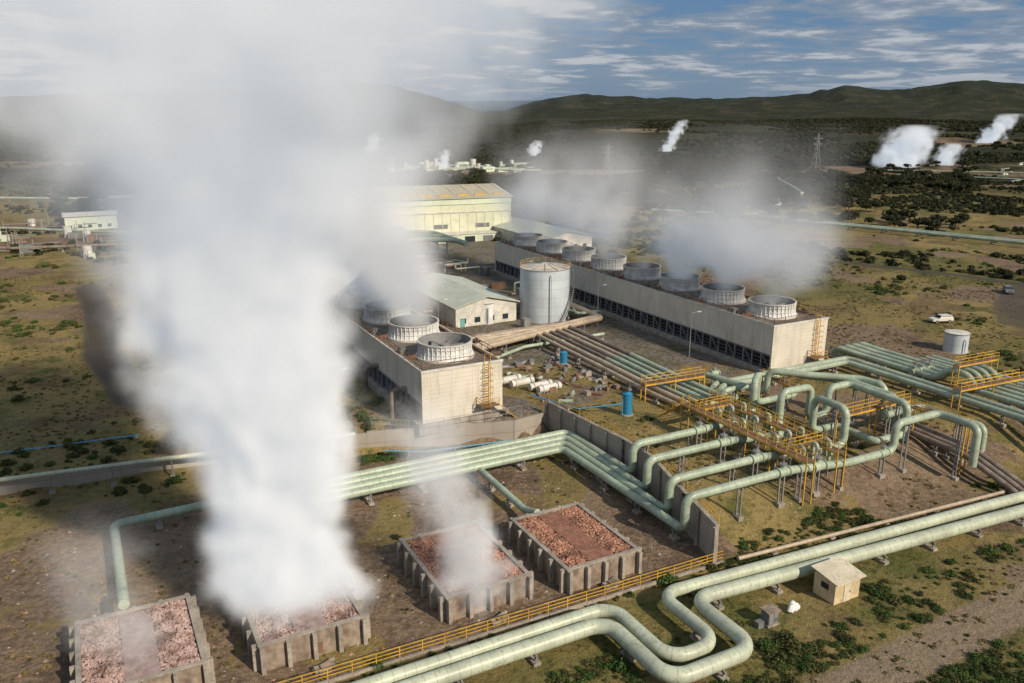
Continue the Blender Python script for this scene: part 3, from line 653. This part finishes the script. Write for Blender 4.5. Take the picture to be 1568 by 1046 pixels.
def valve(p,q,z,s=1.0):
    mb=MB(); g=Hg(p,q)
    mb.disc((p-.9*s,q,z),(1,0,0),.75*s,.16,'pipe'); mb.disc((p+.9*s,q,z),(1,0,0),.75*s,.16,'pipe')
    mb.sweep([(p-.9*s,q,z),(p+.9*s,q,z)],.62*s,'pipe',14)
    mb.cyl(p,q,z,z+1.0*s,.45*s,'pipe',.3*s,14); mb.cyl(p,q,z+1.0*s,z+1.2*s,.5*s,'steel',n=14); mb.cyl(p,q,z+1.2*s,z+2.0*s,.1,'steel',n=8)
    for a in range(12):
        t0=a/12*2*math.pi;t1=(a+1)/12*2*math.pi; mb.beam((p+.45*math.cos(t0),q+.45*math.sin(t0),z+2*s),(p+.45*math.cos(t1),q+.45*math.sin(t1),z+2*s),.06,'rust')
        if a%3==0: mb.beam((p,q,z+2*s),(p+.45*math.cos(t0),q+.45*math.sin(t0),z+2*s),.05,'rust')
    for dx in (-.35,.35): mb.beam((p+dx,q,g-.2),(p+dx,q,z-.5*s),.16,'steel')
    mb.box(p-.5,p+.5,q-.4,q+.4,g-.2,g+.4,'concrete'); mb.obj('gate_valve')
for i in range(4):
    q=QT[i]; valve(74.2,q,5.25); valve(68.5,q,ZU,.9)
    mb=MB(); 
    for k in range(3):
        pp=73+k*2.2; mb.sweep([(pp,q+1.2,4.4),(pp,q+1.2,7.4),(pp,q+2.0,7.4),(pp,q+2.0,5.2),(pp+1.5,q+2.0,5.2)],.22,'pipe',10,.45); mb.beam((pp,q+1.2,2.8),(pp,q+1.2,4.4),.2,'steel')
    mb.obj('bypass_pipe')
for (p,q,z) in ((86,72.5,4.6),(85.7,63,4.6),(90,83.5,5),(94,69,6.3),(103,73,4.2),(119.3,84,4.3),(121.2,84,4.3),(123.1,84,4.3),(88,97,5)): valve(p,q,z,.8)
pipe('blue_pipe',[(59,106,3.3),(62,97,3.4),(66.8,92.6,4.8)],.1,'lightblue',5)
pipe('blue_pipe',[(33,100.5,1.2),(38,97.5,1.2),(52,95.6,1.1)],.09,'lightblue',6)
pipe('blue_pipe',[(-24,123,2.0),(-6,121,2.0),(4,120,2.0)],.1,'lightblue',6)
for (p,q,z) in ((60.6,111.6,3.5),(62.3,108.6,3.6),(63,107,3.6),(59.5,114,3.4)):
    mb=MB(); mb.sweep([(p-2.1,q-.2,z),(p+2.1,q+.2,z)],.6,'offwhite',16); mb.disc((p-1.4,q-.1,z),(1,.1,0),.66,.12,'grey'); mb.disc((p+1.4,q+.1,z),(1,.1,0),.66,.12,'grey')
    mb.box(p-1.3,p-1.0,q-.5,q+.5,z-1,z-.45,'steel'); mb.box(p+1.0,p+1.3,q-.5,q+.5,z-1,z-.45,'steel'); mb.obj('horizontal_vessel')
mb=MB(); r=random.Random(5)
for i in range(80):
    p=r.uniform(60,73);q=r.uniform(102,122); z=2.8; t=r.random()
    if t<.4: mb.beam((p,q,z+.2),(p+r.uniform(-2,2),q+r.uniform(-2,2),z+r.uniform(.1,1.2)),.2,r.choice(('rust','steel','rust')))
    elif t<.7: mb.sweep([(p,q,z+.3),(p+r.uniform(.8,2.4),q+r.uniform(-1.5,1.5),z+.3)],.3,r.choice(('rust','steel','pipe')),10)
    else: mb.box(p,p+r.uniform(.4,1.3),q,q+r.uniform(.4,1.2),z-.2,z+r.uniform(.3,1.0),r.choice(('grey','rust','conc_stain','concrete')))
mb.obj('scrap_pile')
mb=MB()
for i in range(90):
    p=r.uniform(54,97);q=r.uniform(140,235); z=2.6; 
    if 64<p<80 and 148<q<180: continue
    if 78<p<94 and 140<q<157: continue
    if r.random()<.5: mb.box(p,p+r.uniform(1,4),q,q+r.uniform(1,3),z-.2,z+r.uniform(.8,2.6),r.choice(('grey','offwhite','concrete','rust','steel')))
    else: mb.sweep([(p,q,z),(p,q,z+2.4),(p+r.uniform(-9,9),q,z+2.4),(p+r.uniform(-6,6),q+6,z+2.4)],.25,r.choice(('pipe','pipe_tan','pipe_brown')),8)
mb.obj('process_equipment')
mb=MB()
for q in (228,236,244): 
    mb.sweep([(60,q,9),(90,q,9),(98,q-6,9),(98,q-14,9)],.8,'pipe',12)
    for p in (62,72,82,92): mb.beam((p,q,2),(p,q,8.4),.5,'steel')
mb.box(58,99,226,246,5.2,5.5,'steel')
for i in range(14): mb.beam((58+i*3,226,2.4),(58+i*3,226,9),.3,'grey'); 
mb.obj('pipe_rack')

# ------------------------------------------------------------ buildings
def gable(name,p0,p1,q0,q1,zb,ze,zr,wall,roof,ridge_along='p',over=.6,rot=GA,wins=True,stripe=None):
    mb=MB(); mb.box(p0,p1,q0,q1,zb-1.0,ze,wall)
    pm=(p0+p1)/2;qm=(q0+q1)/2; P0,P1,Q0,Q1=p0-over,p1+over,q0-over,q1+over; t=.18
    if ridge_along=='p':
        mb.add([(p0,q0,ze),(p0,q1,ze),(p0,qm,zr)],[(0,2,1)],wall); mb.add([(p1,q0,ze),(p1,q1,ze),(p1,qm,zr)],[(0,1,2)],wall)
        for qa in (Q0,Q1):
            vs=[(P0,qa,ze-.02),(P1,qa,ze-.02),(P1,qm,zr+.02),(P0,qm,zr+.02)]; vs+=[(a,b_,c+t) for a,b_,c in vs]
            mb.add(vs,[(4,5,6,7),(3,2,1,0),(0,1,5,4),(1,2,6,5),(3,7,6,2),(0,4,7,3)],roof)
    else:
        mb.add([(p0,q0,ze),(p1,q0,ze),(pm,q0,zr)],[(0,1,2)],wall); mb.add([(p0,q1,ze),(p1,q1,ze),(pm,q1,zr)],[(0,2,1)],wall)
        for pa in (P0,P1):
            vs=[(pa,Q0,ze-.02),(pa,Q1,ze-.02),(pm,Q1,zr+.02),(pm,Q0,zr+.02)]; vs+=[(a,b_,c+t) for a,b_,c in vs]
            mb.add(vs,[(4,5,6,7),(3,2,1,0),(0,1,5,4),(1,2,6,5),(3,7,6,2),(0,4,7,3)],roof)
    if wins:
        n=int((p1-p0)/3.2)
        for i in range(n):
            p=p0+1+i*(p1-p0-1)/n; mb.box(p,p+1.3,q0-.06,q0+.02,zb+1.1,zb+2.2,'glass')
        mb.box(p0+1,p0+2,q0-.08,q0-.01,zb,zb+2.1,'teal')
    if stripe: stripe(mb)
    return mb.obj(name,rot)
ra=math.radians(21); c_,s_n=math.cos(ra),math.sin(ra)
hx,hy=-.4,289; hp_=hx*c_+hy*s_n; hq_=-hx*s_n+hy*c_
def hallx(mb):
    p0,p1=hp_-92,hp_; q=hq_
    mb.box(p0-.1,p1+.1,q-.25,q-.01,12.2,12.6,'offwhite'); mb.box(p0-.1,p1+.12,q-.3,q-.01,15.0,17.0,'greenroof')
    mb.box(p0,p1,q-5,q-.3,2,5.5,'greenroof'); mb.box(p0-.2,p1+.2,q-5.3,q-.28,5.5,5.8,'offwhite')
    for i in range(14):
        p=p0+2+i*6.5; mb.box(p,p+3.6,q-5.06,q-4.98,2.6,4.8,'glass' if i%2 else 'grey')
        mb.box(p,p+4.2,q+3,q+3.8,17.7,18.1,'yellow')
    for i in range(16): mb.beam((p0+i*6.1,q+.2,17.3),(p0+i*6.1,q+18.8,20.1),.35,'offwhite',.2)
    for i in range(31): mb.box(p0+i*3.05,p0+i*3.05+.16,q-.12,q-.01,5.8,12.2,'offwhite')
    for i in range(6): mb.box(p0+4+i*15,p0+9+i*15,q-.1,q-.01,7,8.4,'grey')
gable('turbine_hall',hp_-92,hp_,hq_,hq_+38,2.5,17,19.8,'hallwall','metalroof','p',.8,ra,False,stripe=hallx)
gable('workshop_shed',66,80,150,178,2.5,7.0,8.8,'offwhite','greenroofm','q')
gable('workshop_shed',128,146,222,262,2.5,7,9,'offwhite','greenroofm','q')
def xf(x,y): return x*CG+y*SG,-x*SG+y*CG
def bld(name,x,y,a,b_,h,wall,roof):
    p,q=xf(x,y); z=Hs(x,y)-.2; gable(name,p-a,p+a,q-b_,q+b_,z,z+h,z+h+.9,wall,roof,'p')
bld('office_building',-164,322,9,5,5.5,'greenroof','offwhite')
bld('office_building',-215,330,8,4,3.8,'offwhite','greenroofm')
bld('site_shed',-120,300,6,3,3.2,'offwhite','greenroofm')
bld('site_shed',-190,292,7,3,3.2,'greenroof','offwhite')
bld('site_shed',-235,300,10,4,4,'offwhite','greenroofm')
mb=MB()
for i in range(90):
    x=r.uniform(-260,-120);y=r.uniform(245,330); p,q=xf(x,y); z=Hs(x,y)
    mb.beam((p,q,z-.5),(p,q,z+r.uniform(2,6)),.22,'steel')
    if i%2: mb.beam((p,q,z+2.5),(p+r.uniform(4,9),q,z+2.5),.2,'steel')
    if i%6==0: mb.box(p,p+r.uniform(2,4),q,q+2,z-.5,z+r.uniform(1.5,2.8),r.choice(('grey','offwhite','greenroof','rust')))
    if i%9==0: mb.cyl(p,q+3,z-.5,z+r.uniform(2.5,4),1.4,'offwhite',n=14)
mb.obj('switchyard')
mb=MB(); p,q=xf(31.9,71.6); z=Hg(p,q)-.1
mb.box(p-1.7,p+1.7,q-1.3,q+1.3,z,z+2.4,'hut')
mb.add([(p-2.0,q-1.7,z+2.4),(p+2.0,q-1.7,z+2.4),(p+2.0,q+1.6,z+2.85),(p-2.0,q+1.6,z+2.85),(p-2.0,q-1.7,z+2.52),(p+2.0,q-1.7,z+2.52),(p+2.0,q+1.6,z+2.97),(p-2.0,q+1.6,z+2.97)],[(0,3,2,1),(4,5,6,7),(0,1,5,4),(1,2,6,5),(2,3,7,6),(3,0,4,7)],'roof_cream')
mb.box(p-.5,p+.4,q-1.36,q-1.29,z+.1,z+2.0,'roof_cream'); mb.box(p+.25,p+.32,q-1.42,q-1.35,z+1,z+1.2,'dark')
mb.box(p-1.74,p-1.69,q-.5,q+.4,z+1.3,z+1.9,'dark')
mb.box(p-1.9,p+1.9,q-1.5,q+1.5,z-.2,z+.08,'concrete'); mb.obj('cream_hut')
mb=MB(); p,q=xf(23.9,66.8); z=Hg(p,q)-.1
mb.box(p-.7,p+.7,q-.6,q+.6,z-.1,z+.25,'concrete'); mb.box(p-.6,p+.6,q-.5,q+.5,z+.25,z+1.5,'grey'); mb.box(p-.75,p+.75,q-.65,q+.65,z+1.5,z+1.62,'conc_stain')
mb.box(p-.55,p-.03,q-.54,q-.49,z+.35,z+1.4,'steel'); mb.box(p+.03,p+.55,q-.54,q-.49,z+.35,z+1.4,'steel')
for i in range(4): mb.box(p+.1,p+.5,q-.56,q-.53,z+.5+i*.12,z+.54+i*.12,'dark')
mb.box(p-1.6,p-.9,q-.3,q+.3,z-.1,z+.7,'grey'); mb.obj('electrical_cabinet')
mb=MB(); p,q=xf(26.8,68.6); z=Hg(p,q)
for i in range(9):
    a=r.uniform(0,6.28);rad=r.uniform(0,.4); x=p+rad*math.cos(a);y=q+rad*math.sin(a); mb.sweep([(x-.3,y,z+.2),(x,y+.1,z+.55+r.random()*.35),(x+.35,y,z+.25)],.22,'white',7,.2)
mb.obj('wrapped_valve')
def lamp(p,q,h=8):
    mb=MB(); z=Hg(p,q); mb.cyl(p,q,z-.1,z+.3,.22,'concrete',n=10); mb.cyl(p,q,z+.3,z+h,.10,'steel',.06,10); mb.sweep([(p,q,z+h-.1),(p,q,z+h+.2),(p+1.3,q-.2,z+h+.35)],.05,'steel',6,.2); mb.box(p+1.1,p+1.9,q-.35,q-.05,z+h+.28,z+h+.42,'offwhite'); mb.obj('street_lamp')
lamp(93.2,138.9); lamp(95,111.6); lamp(93,170); lamp(60.5,146,7); lamp(30,112,7)
def car(x,y,ang,k='white'):
    mb=MB(); L=4.8;w=1.8
    prof=[(-2.4,.5),(-2.4,1.0),(-1.0,1.08),(-.45,1.62),(1.9,1.65),(2.3,1.05),(2.4,.95),(2.4,.5)]
    for sg in (-1,1):
        vs=[(a,sg*w/2*(1 if b_<1.2 else .86),b_) for a,b_ in prof]; mb.add(vs,[tuple(range(8)) if sg<0 else tuple(reversed(range(8)))],k)
    for i in range(8):
        (a,b_),(c,d)=prof[i],prof[(i+1)%8]; wa=w/2*(1 if b_<1.2 else .86);wb=w/2*(1 if d<1.2 else .86)
        mb.add([(a,-wa,b_),(a,wa,b_),(c,wb,d),(c,-wb,d)],[(0,1,2,3)],'glass' if i in (2,4) else k)
    for sg in (-1,1):
        mb.add([(-.75,sg*.87,1.12),(-.4,sg*.8,1.55),(1.75,sg*.8,1.58),(2.1,sg*.87,1.12)],[(0,1,2,3)],'glass')
        for a in (-1.5,1.45): mb.disc((a,sg*.82,.36),(0,1,0),.36,.24,'rubber',18); mb.disc((a,sg*.92,.36),(0,1,0),.2,.08,'steel',12)
        mb.box(-2.45,-2.38,sg*.65-.15,sg*.65+.15,.7,.85,'offwhite')
    o=mb.obj('parked_car',0); o.location=(x,y,Hs(x,y)+.02); o.rotation_euler=(0,0,ang)
car(90,168,.2,'offwhite'); car(121,197,1.2,'grey')
def pylon(x,y,h=30,w=5):
    mb=MB(); p,q=xf(x,y); z=Hs(x,y); lv=[0,.25,.5,.7,.85,1.0]; ws=[w,w*.7,w*.45,w*.3,w*.2,w*.08]
    def c(k): return [(p+sx*ws[k]/2,q+sy*ws[k]/2,z+lv[k]*h) for sx,sy in ((-1,-1),(1,-1),(1,1),(-1,1))]
    for k in range(5):
        a,b_=c(k),c(k+1)
        for i in range(4): mb.beam(a[i],b_[i],.2,'steel'); mb.beam(a[i],b_[(i+1)%4],.1,'steel'); mb.beam(a[(i+1)%4],b_[i],.1,'steel')
    for zz in (.7,.85): mb.beam((p-w*.9,q,z+zz*h),(p+w*.9,q,z+zz*h),.2,'steel',.3); mb.beam((p-w*.9,q,z+zz*h),(p,q,z+zz*h+2),.12,'steel'); mb.beam((p+w*.9,q,z+zz*h),(p,q,z+zz*h+2),.12,'steel')
    mb.obj('lattice_pylon')
for x,y,h in ((223,618,26),(68,599,20),(172,900,26)): pylon(x,y,h)
def fpipe(pts,r,sp=12,k='pipe'):
    P=[]
    for x,y in pts:
        p,q=xf(x,y); P.append((p,q,Hs(x,y)+1.6))
    pipe('overland_pipeline',P,r,k,sp)
fpipe([(60,356),(98,338),(106,323),(122,309),(139,293),(152,280),(166,265)],.6)
fpipe([(63,356),(101,341),(109,326),(125,312),(142,296),(155,283),(169,268)],.45)
fpipe([(98,338),(122,378),(128,400),(150,430),(158,474),(166,520),(180,569)],.6)
fpipe([(-260,300),(-230,303),(-190,310),(-150,300),(-120,290)],.5)
fpipe([(-240,262),(-200,268),(-160,262),(-130,270)],.5,k='pipe_brown')
fpipe([(-330,400),(-280,420),(-220,415),(-150,430)],.6)
fpipe([(258,560),(300,520),(335,490)],.5); fpipe([(262,590),(330,560),(372,520)],.5)
mb=MB()
for i in range(30):
    x=r.uniform(-120,10);y=r.uniform(600,680); p,q=xf(x,y); z=Hs(x,y)-1
    if i%2: mb.cyl(p,q,z,z+r.uniform(4,9),r.uniform(1.2,2.6),'offwhite',n=14)
    else: mb.box(p,p+r.uniform(4,14),q,q+5,z,z+r.uniform(2,6),r.choice(('offwhite','grey','greenroof')))
    mb.beam((p,q,z+3),(p+20,q+r.uniform(-5,5),z+3),.8,'pipe')
mb.obj('separator_station')
mb=MB()
for i in range(14):
    x=r.uniform(270,400);y=r.uniform(480,620); p,q=xf(x,y); z=Hs(x,y)
    mb.box(p,p+r.uniform(2,5),q,q+2,z-1,z+r.uniform(1,2.5),r.choice(('offwhite','grey','greenroof'))); mb.beam((p,q,z+1.5),(p+14,q+3,z+1.5),.5,'pipe')
mb.obj('wellhead_equipment')

# ------------------------------------------------------------ steam volumes
def steam_mat(name,mult,k,g=-.3,rate=3.0):
    m=bpy.data.materials.new(name); m.use_nodes=True; nt=m.node_tree; nt.nodes.clear()
    vi=N(nt,'ShaderNodeVolumeInfo'); d=mth(nt,'MULTIPLY',vi.outputs['Density'],mult)
    sc=N(nt,'ShaderNodeVolumeScatter'); sc.inputs['Color'].default_value=(1,1,1,1); sc.inputs['Anisotropy'].default_value=g; nt.links.new(d,sc.inputs['Density'])
    em=N(nt,'ShaderNodeEmission'); em.inputs[0].default_value=(.80,.90,1,1); nt.links.new(mth(nt,'MULTIPLY',d,k),em.inputs[1])  # added glow, stands in for light scattered repeatedly inside the steam
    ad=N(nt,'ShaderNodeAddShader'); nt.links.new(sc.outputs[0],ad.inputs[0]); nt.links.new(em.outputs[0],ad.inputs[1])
    o=N(nt,'ShaderNodeOutputMaterial'); nt.links.new(ad.outputs[0],o.inputs['Volume'])
    try: m.cycles.volume_step_rate=rate
    except Exception: pass
    return m
def steam(name,loc,size,vox,cx,cy,R,D,mat,rot=0,nscale=.12,amp=1.0,period=None,ycen=None,yext=None,inner=.45,outer=1.15,seed=0,stretch=1.0,amp2=.6):
    ng=bpy.data.node_groups.new(name,'GeometryNodeTree'); ng.interface.new_socket('Geometry',in_out='OUTPUT',socket_type='NodeSocketGeometry'); nt=ng
    out=nt.nodes.new('NodeGroupOutput'); P=nt.nodes.new('GeometryNodeInputPosition').outputs[0]
    sp=nt.nodes.new('ShaderNodeSeparateXYZ'); nt.links.new(P,sp.inputs[0]); x,y,z=sp.outputs
    tz=mth(nt,'DIVIDE',z,size[2])
    def curve(pts):
        ys=[p[1] for p in pts]; lo,hi=min(ys),max(ys); 
        if hi-lo<1e-6: return float(lo)
        n=nt.nodes.new('ShaderNodeFloatCurve'); cm=n.mapping.curves[0]
        cm.points[0].location=(pts[0][0],(pts[0][1]-lo)/(hi-lo)); cm.points[1].location=(pts[-1][0],(pts[-1][1]-lo)/(hi-lo))
        for a,b_ in pts[1:-1]: cm.points.new(a,(b_-lo)/(hi-lo))
        n.mapping.update(); nt.links.new(tz,n.inputs['Value'])
        return mth(nt,'MULTIPLY_ADD',n.outputs[0],hi-lo,lo)
    cm_=nt.nodes.new('ShaderNodeCombineXYZ'); nt.links.new(x,cm_.inputs[0]); nt.links.new(y,cm_.inputs[1])
    nt.links.new(mth(nt,'MULTIPLY_ADD',z,stretch,seed*37.3),cm_.inputs[2]); V=cm_.outputs[0]
    n1=noise(nt,V,nscale,4,.52,.5); n2=noise(nt,V,nscale*3.0,3,.5,.3); nl=noise(nt,V,nscale*.4,2,.5)
    dx=mth(nt,'SUBTRACT',x,curve(cx)); dy=mth(nt,'SUBTRACT',y,curve(cy))
    if period:
        a=mth(nt,'SUBTRACT',y,ycen); w=mth(nt,'SUBTRACT',a,mth(nt,'MULTIPLY',mth(nt,'ROUND',mth(nt,'DIVIDE',a,period)),period)); dy=w
        dy=mth(nt,'MULTIPLY',dy,mth(nt,'SUBTRACT',1.0,mth(nt,'MULTIPLY',ramp(nt,tz,.03,.22),.9)))
    rad=curve(R)
    dist=mth(nt,'SQRT',mth(nt,'ADD',mth(nt,'MULTIPLY',dx,dx),mth(nt,'MULTIPLY',dy,dy)))
    d=mth(nt,'DIVIDE',dist,rad)
    d=mth(nt,'ADD',d,mth(nt,'MULTIPLY',mth(nt,'SUBTRACT',n1,.5),amp*2)); d=mth(nt,'ADD',d,mth(nt,'MULTIPLY',mth(nt,'SUBTRACT',n2,.5),amp*amp2))
    core=mth(nt,'SUBTRACT',1.0,ramp(nt,d,inner,outer))
    dens=mth(nt,'MULTIPLY',core,curve(D))
    if period:
        e=mth(nt,'ABSOLUTE',mth(nt,'SUBTRACT',y,(yext[0]+yext[1])/2)); h_=(yext[1]-yext[0])/2
        dens=mth(nt,'MULTIPLY',dens,mth(nt,'SUBTRACT',1.0,ramp(nt,mth(nt,'ADD',e,mth(nt,'MULTIPLY',n1,4)),h_-2,h_+5)))
        dens=mth(nt,'MULTIPLY',dens,mth(nt,'ADD',.15,mth(nt,'MULTIPLY',ramp(nt,nl,.36,.62),1.1)))
    bx=ramp(nt,mth(nt,'ABSOLUTE',x),size[0]/2,size[0]/2*.8); by=ramp(nt,mth(nt,'ABSOLUTE',y),size[1]/2,size[1]/2*.8) if not period else 1.0
    dens=mth(nt,'MULTIPLY',mth(nt,'MULTIPLY',dens,bx),by)
    dens=mth(nt,'MULTIPLY',dens,mth(nt,'GREATER_THAN',dens,.0015))
    vc=nt.nodes.new('GeometryNodeVolumeCube'); nt.links.new(dens,vc.inputs['Density'])
    vc.inputs['Min'].default_value=(-size[0]/2,-size[1]/2,0); vc.inputs['Max'].default_value=(size[0]/2,size[1]/2,size[2])
    for k,s in zip(('Resolution X','Resolution Y','Resolution Z'),size): vc.inputs[k].default_value=max(8,int(s/vox))
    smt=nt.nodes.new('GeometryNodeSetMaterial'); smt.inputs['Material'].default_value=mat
    nt.links.new(vc.outputs[0],smt.inputs[0]); nt.links.new(smt.outputs[0],out.inputs[0])
    me=bpy.data.meshes.new(name); o=bpy.data.objects.new(name,me); bpy.context.collection.objects.link(o)
    md=o.modifiers.new('steam','NODES'); md.node_group=ng; o.location=loc; o.rotation_euler=(0,0,rot); me.materials.append(mat); return o
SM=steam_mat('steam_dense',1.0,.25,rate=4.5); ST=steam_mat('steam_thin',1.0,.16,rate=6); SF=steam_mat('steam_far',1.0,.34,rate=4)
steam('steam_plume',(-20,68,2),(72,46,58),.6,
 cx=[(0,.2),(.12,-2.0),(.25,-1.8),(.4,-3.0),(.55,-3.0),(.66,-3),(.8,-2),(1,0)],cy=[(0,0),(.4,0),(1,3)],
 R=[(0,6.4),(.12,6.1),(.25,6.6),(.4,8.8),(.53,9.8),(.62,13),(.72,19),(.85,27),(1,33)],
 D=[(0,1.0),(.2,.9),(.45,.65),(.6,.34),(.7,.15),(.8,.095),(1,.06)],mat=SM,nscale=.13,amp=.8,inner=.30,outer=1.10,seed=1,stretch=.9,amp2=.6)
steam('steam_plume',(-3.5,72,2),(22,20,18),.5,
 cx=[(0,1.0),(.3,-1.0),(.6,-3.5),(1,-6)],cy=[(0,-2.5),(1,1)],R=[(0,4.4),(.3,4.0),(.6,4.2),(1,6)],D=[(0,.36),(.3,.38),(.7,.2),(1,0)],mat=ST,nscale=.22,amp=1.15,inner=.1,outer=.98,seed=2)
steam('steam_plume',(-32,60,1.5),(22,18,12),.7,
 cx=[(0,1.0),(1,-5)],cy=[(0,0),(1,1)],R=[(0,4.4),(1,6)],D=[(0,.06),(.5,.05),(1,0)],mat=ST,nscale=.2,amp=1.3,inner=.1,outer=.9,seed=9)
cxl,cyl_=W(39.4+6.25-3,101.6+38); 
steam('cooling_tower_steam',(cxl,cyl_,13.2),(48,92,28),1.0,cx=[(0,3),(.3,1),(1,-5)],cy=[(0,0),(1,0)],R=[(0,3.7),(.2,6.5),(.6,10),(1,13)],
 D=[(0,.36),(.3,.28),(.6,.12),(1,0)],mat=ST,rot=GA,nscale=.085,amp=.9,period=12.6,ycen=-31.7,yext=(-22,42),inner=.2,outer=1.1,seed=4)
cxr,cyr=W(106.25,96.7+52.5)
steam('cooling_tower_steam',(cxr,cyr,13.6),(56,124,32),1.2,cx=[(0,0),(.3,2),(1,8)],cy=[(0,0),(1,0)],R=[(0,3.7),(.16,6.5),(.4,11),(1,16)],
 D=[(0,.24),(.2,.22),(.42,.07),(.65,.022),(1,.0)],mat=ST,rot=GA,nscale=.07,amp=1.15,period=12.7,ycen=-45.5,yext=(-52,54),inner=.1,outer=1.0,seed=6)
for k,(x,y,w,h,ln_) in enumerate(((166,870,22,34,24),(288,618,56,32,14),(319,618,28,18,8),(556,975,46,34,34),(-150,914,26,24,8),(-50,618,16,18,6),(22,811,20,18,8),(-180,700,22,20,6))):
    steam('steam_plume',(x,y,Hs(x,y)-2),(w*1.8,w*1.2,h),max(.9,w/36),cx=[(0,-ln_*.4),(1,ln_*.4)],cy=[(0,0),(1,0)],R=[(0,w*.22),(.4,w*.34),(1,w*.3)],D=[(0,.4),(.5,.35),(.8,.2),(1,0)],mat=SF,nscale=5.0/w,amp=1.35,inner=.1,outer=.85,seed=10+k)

# ------------------------------------------------------------ world, sun, camera
w=bpy.data.worlds.new('World'); bpy.context.scene.world=w; w.use_nodes=True; nt=w.node_tree; bg=nt.nodes['Background']
sky=N(nt,'ShaderNodeTexSky',sky_type='NISHITA'); sky.sun_disc=False
el=math.asin(SUN.z); sky.sun_elevation=el; sky.sun_rotation=math.atan2(SUN.x,SUN.y); sky.altitude=1900; sky.air_density=1.2; sky.dust_density=1.0
tc=N(nt,'ShaderNodeTexCoord'); sp=N(nt,'ShaderNodeSeparateXYZ'); nt.links.new(tc.outputs['Generated'],sp.inputs[0])
zz=mth(nt,'MAXIMUM',sp.outputs[2],0.0); dn=mth(nt,'ADD',zz,.075)
cb=N(nt,'ShaderNodeCombineXYZ'); nt.links.new(mth(nt,'DIVIDE',sp.outputs[0],dn),cb.inputs[0]); nt.links.new(mth(nt,'DIVIDE',sp.outputs[1],dn),cb.inputs[1])
c1=noise(nt,cb.outputs[0],1.5,8,.58,.2); c2=noise(nt,cb.outputs[0],.35,3,.5); c3=noise(nt,cb.outputs[0],5,5,.6)
cv=mth(nt,'ADD',c1,mth(nt,'ADD',mth(nt,'MULTIPLY',mth(nt,'SUBTRACT',c2,.5),.5),mth(nt,'MULTIPLY',mth(nt,'SUBTRACT',c3,.5),.25)))
cov=ramp(nt,cv,.38,.50)
thick=ramp(nt,cv,.49,.64)
skyc=mixc(nt,.75,sky.outputs[0],(1.0,2.4,4.8))
cc=mixc(nt,thick,(3.0,3.8,4.9),(7.0,7.2,7.6))
col=mixc(nt,mth(nt,'MULTIPLY',cov,.85),skyc,cc)
col=mixc(nt,mth(nt,'SUBTRACT',1.0,ramp(nt,zz,.0,.045)),col,(2.3,3.3,4.5))
nt.links.new(col,bg.inputs[0]); bg.inputs[1].default_value=.075
ld=bpy.data.lights.new('sun','SUN'); ld.energy=4.7; ld.angle=math.radians(.5); ld.color=(1,.87,.70); lo=bpy.data.objects.new('sun',ld); bpy.context.collection.objects.link(lo)
lo.rotation_euler=SUN.to_track_quat('Z','Y').to_euler(); lo.location=(0,0,100)
cam=bpy.data.cameras.new('camera'); cam.lens=29.0; cam.sensor_width=36; cam.clip_end=60000; cam.clip_start=.5
co_=bpy.data.objects.new('camera',cam); bpy.context.collection.objects.link(co_); co_.location=(0,0,46); co_.rotation_euler=(math.radians(90)-math.atan(355/1263),0,0)
sc=bpy.context.scene; sc.camera=co_; sc.view_settings.view_transform='Standard'; sc.view_settings.look='None'; sc.view_settings.exposure=0
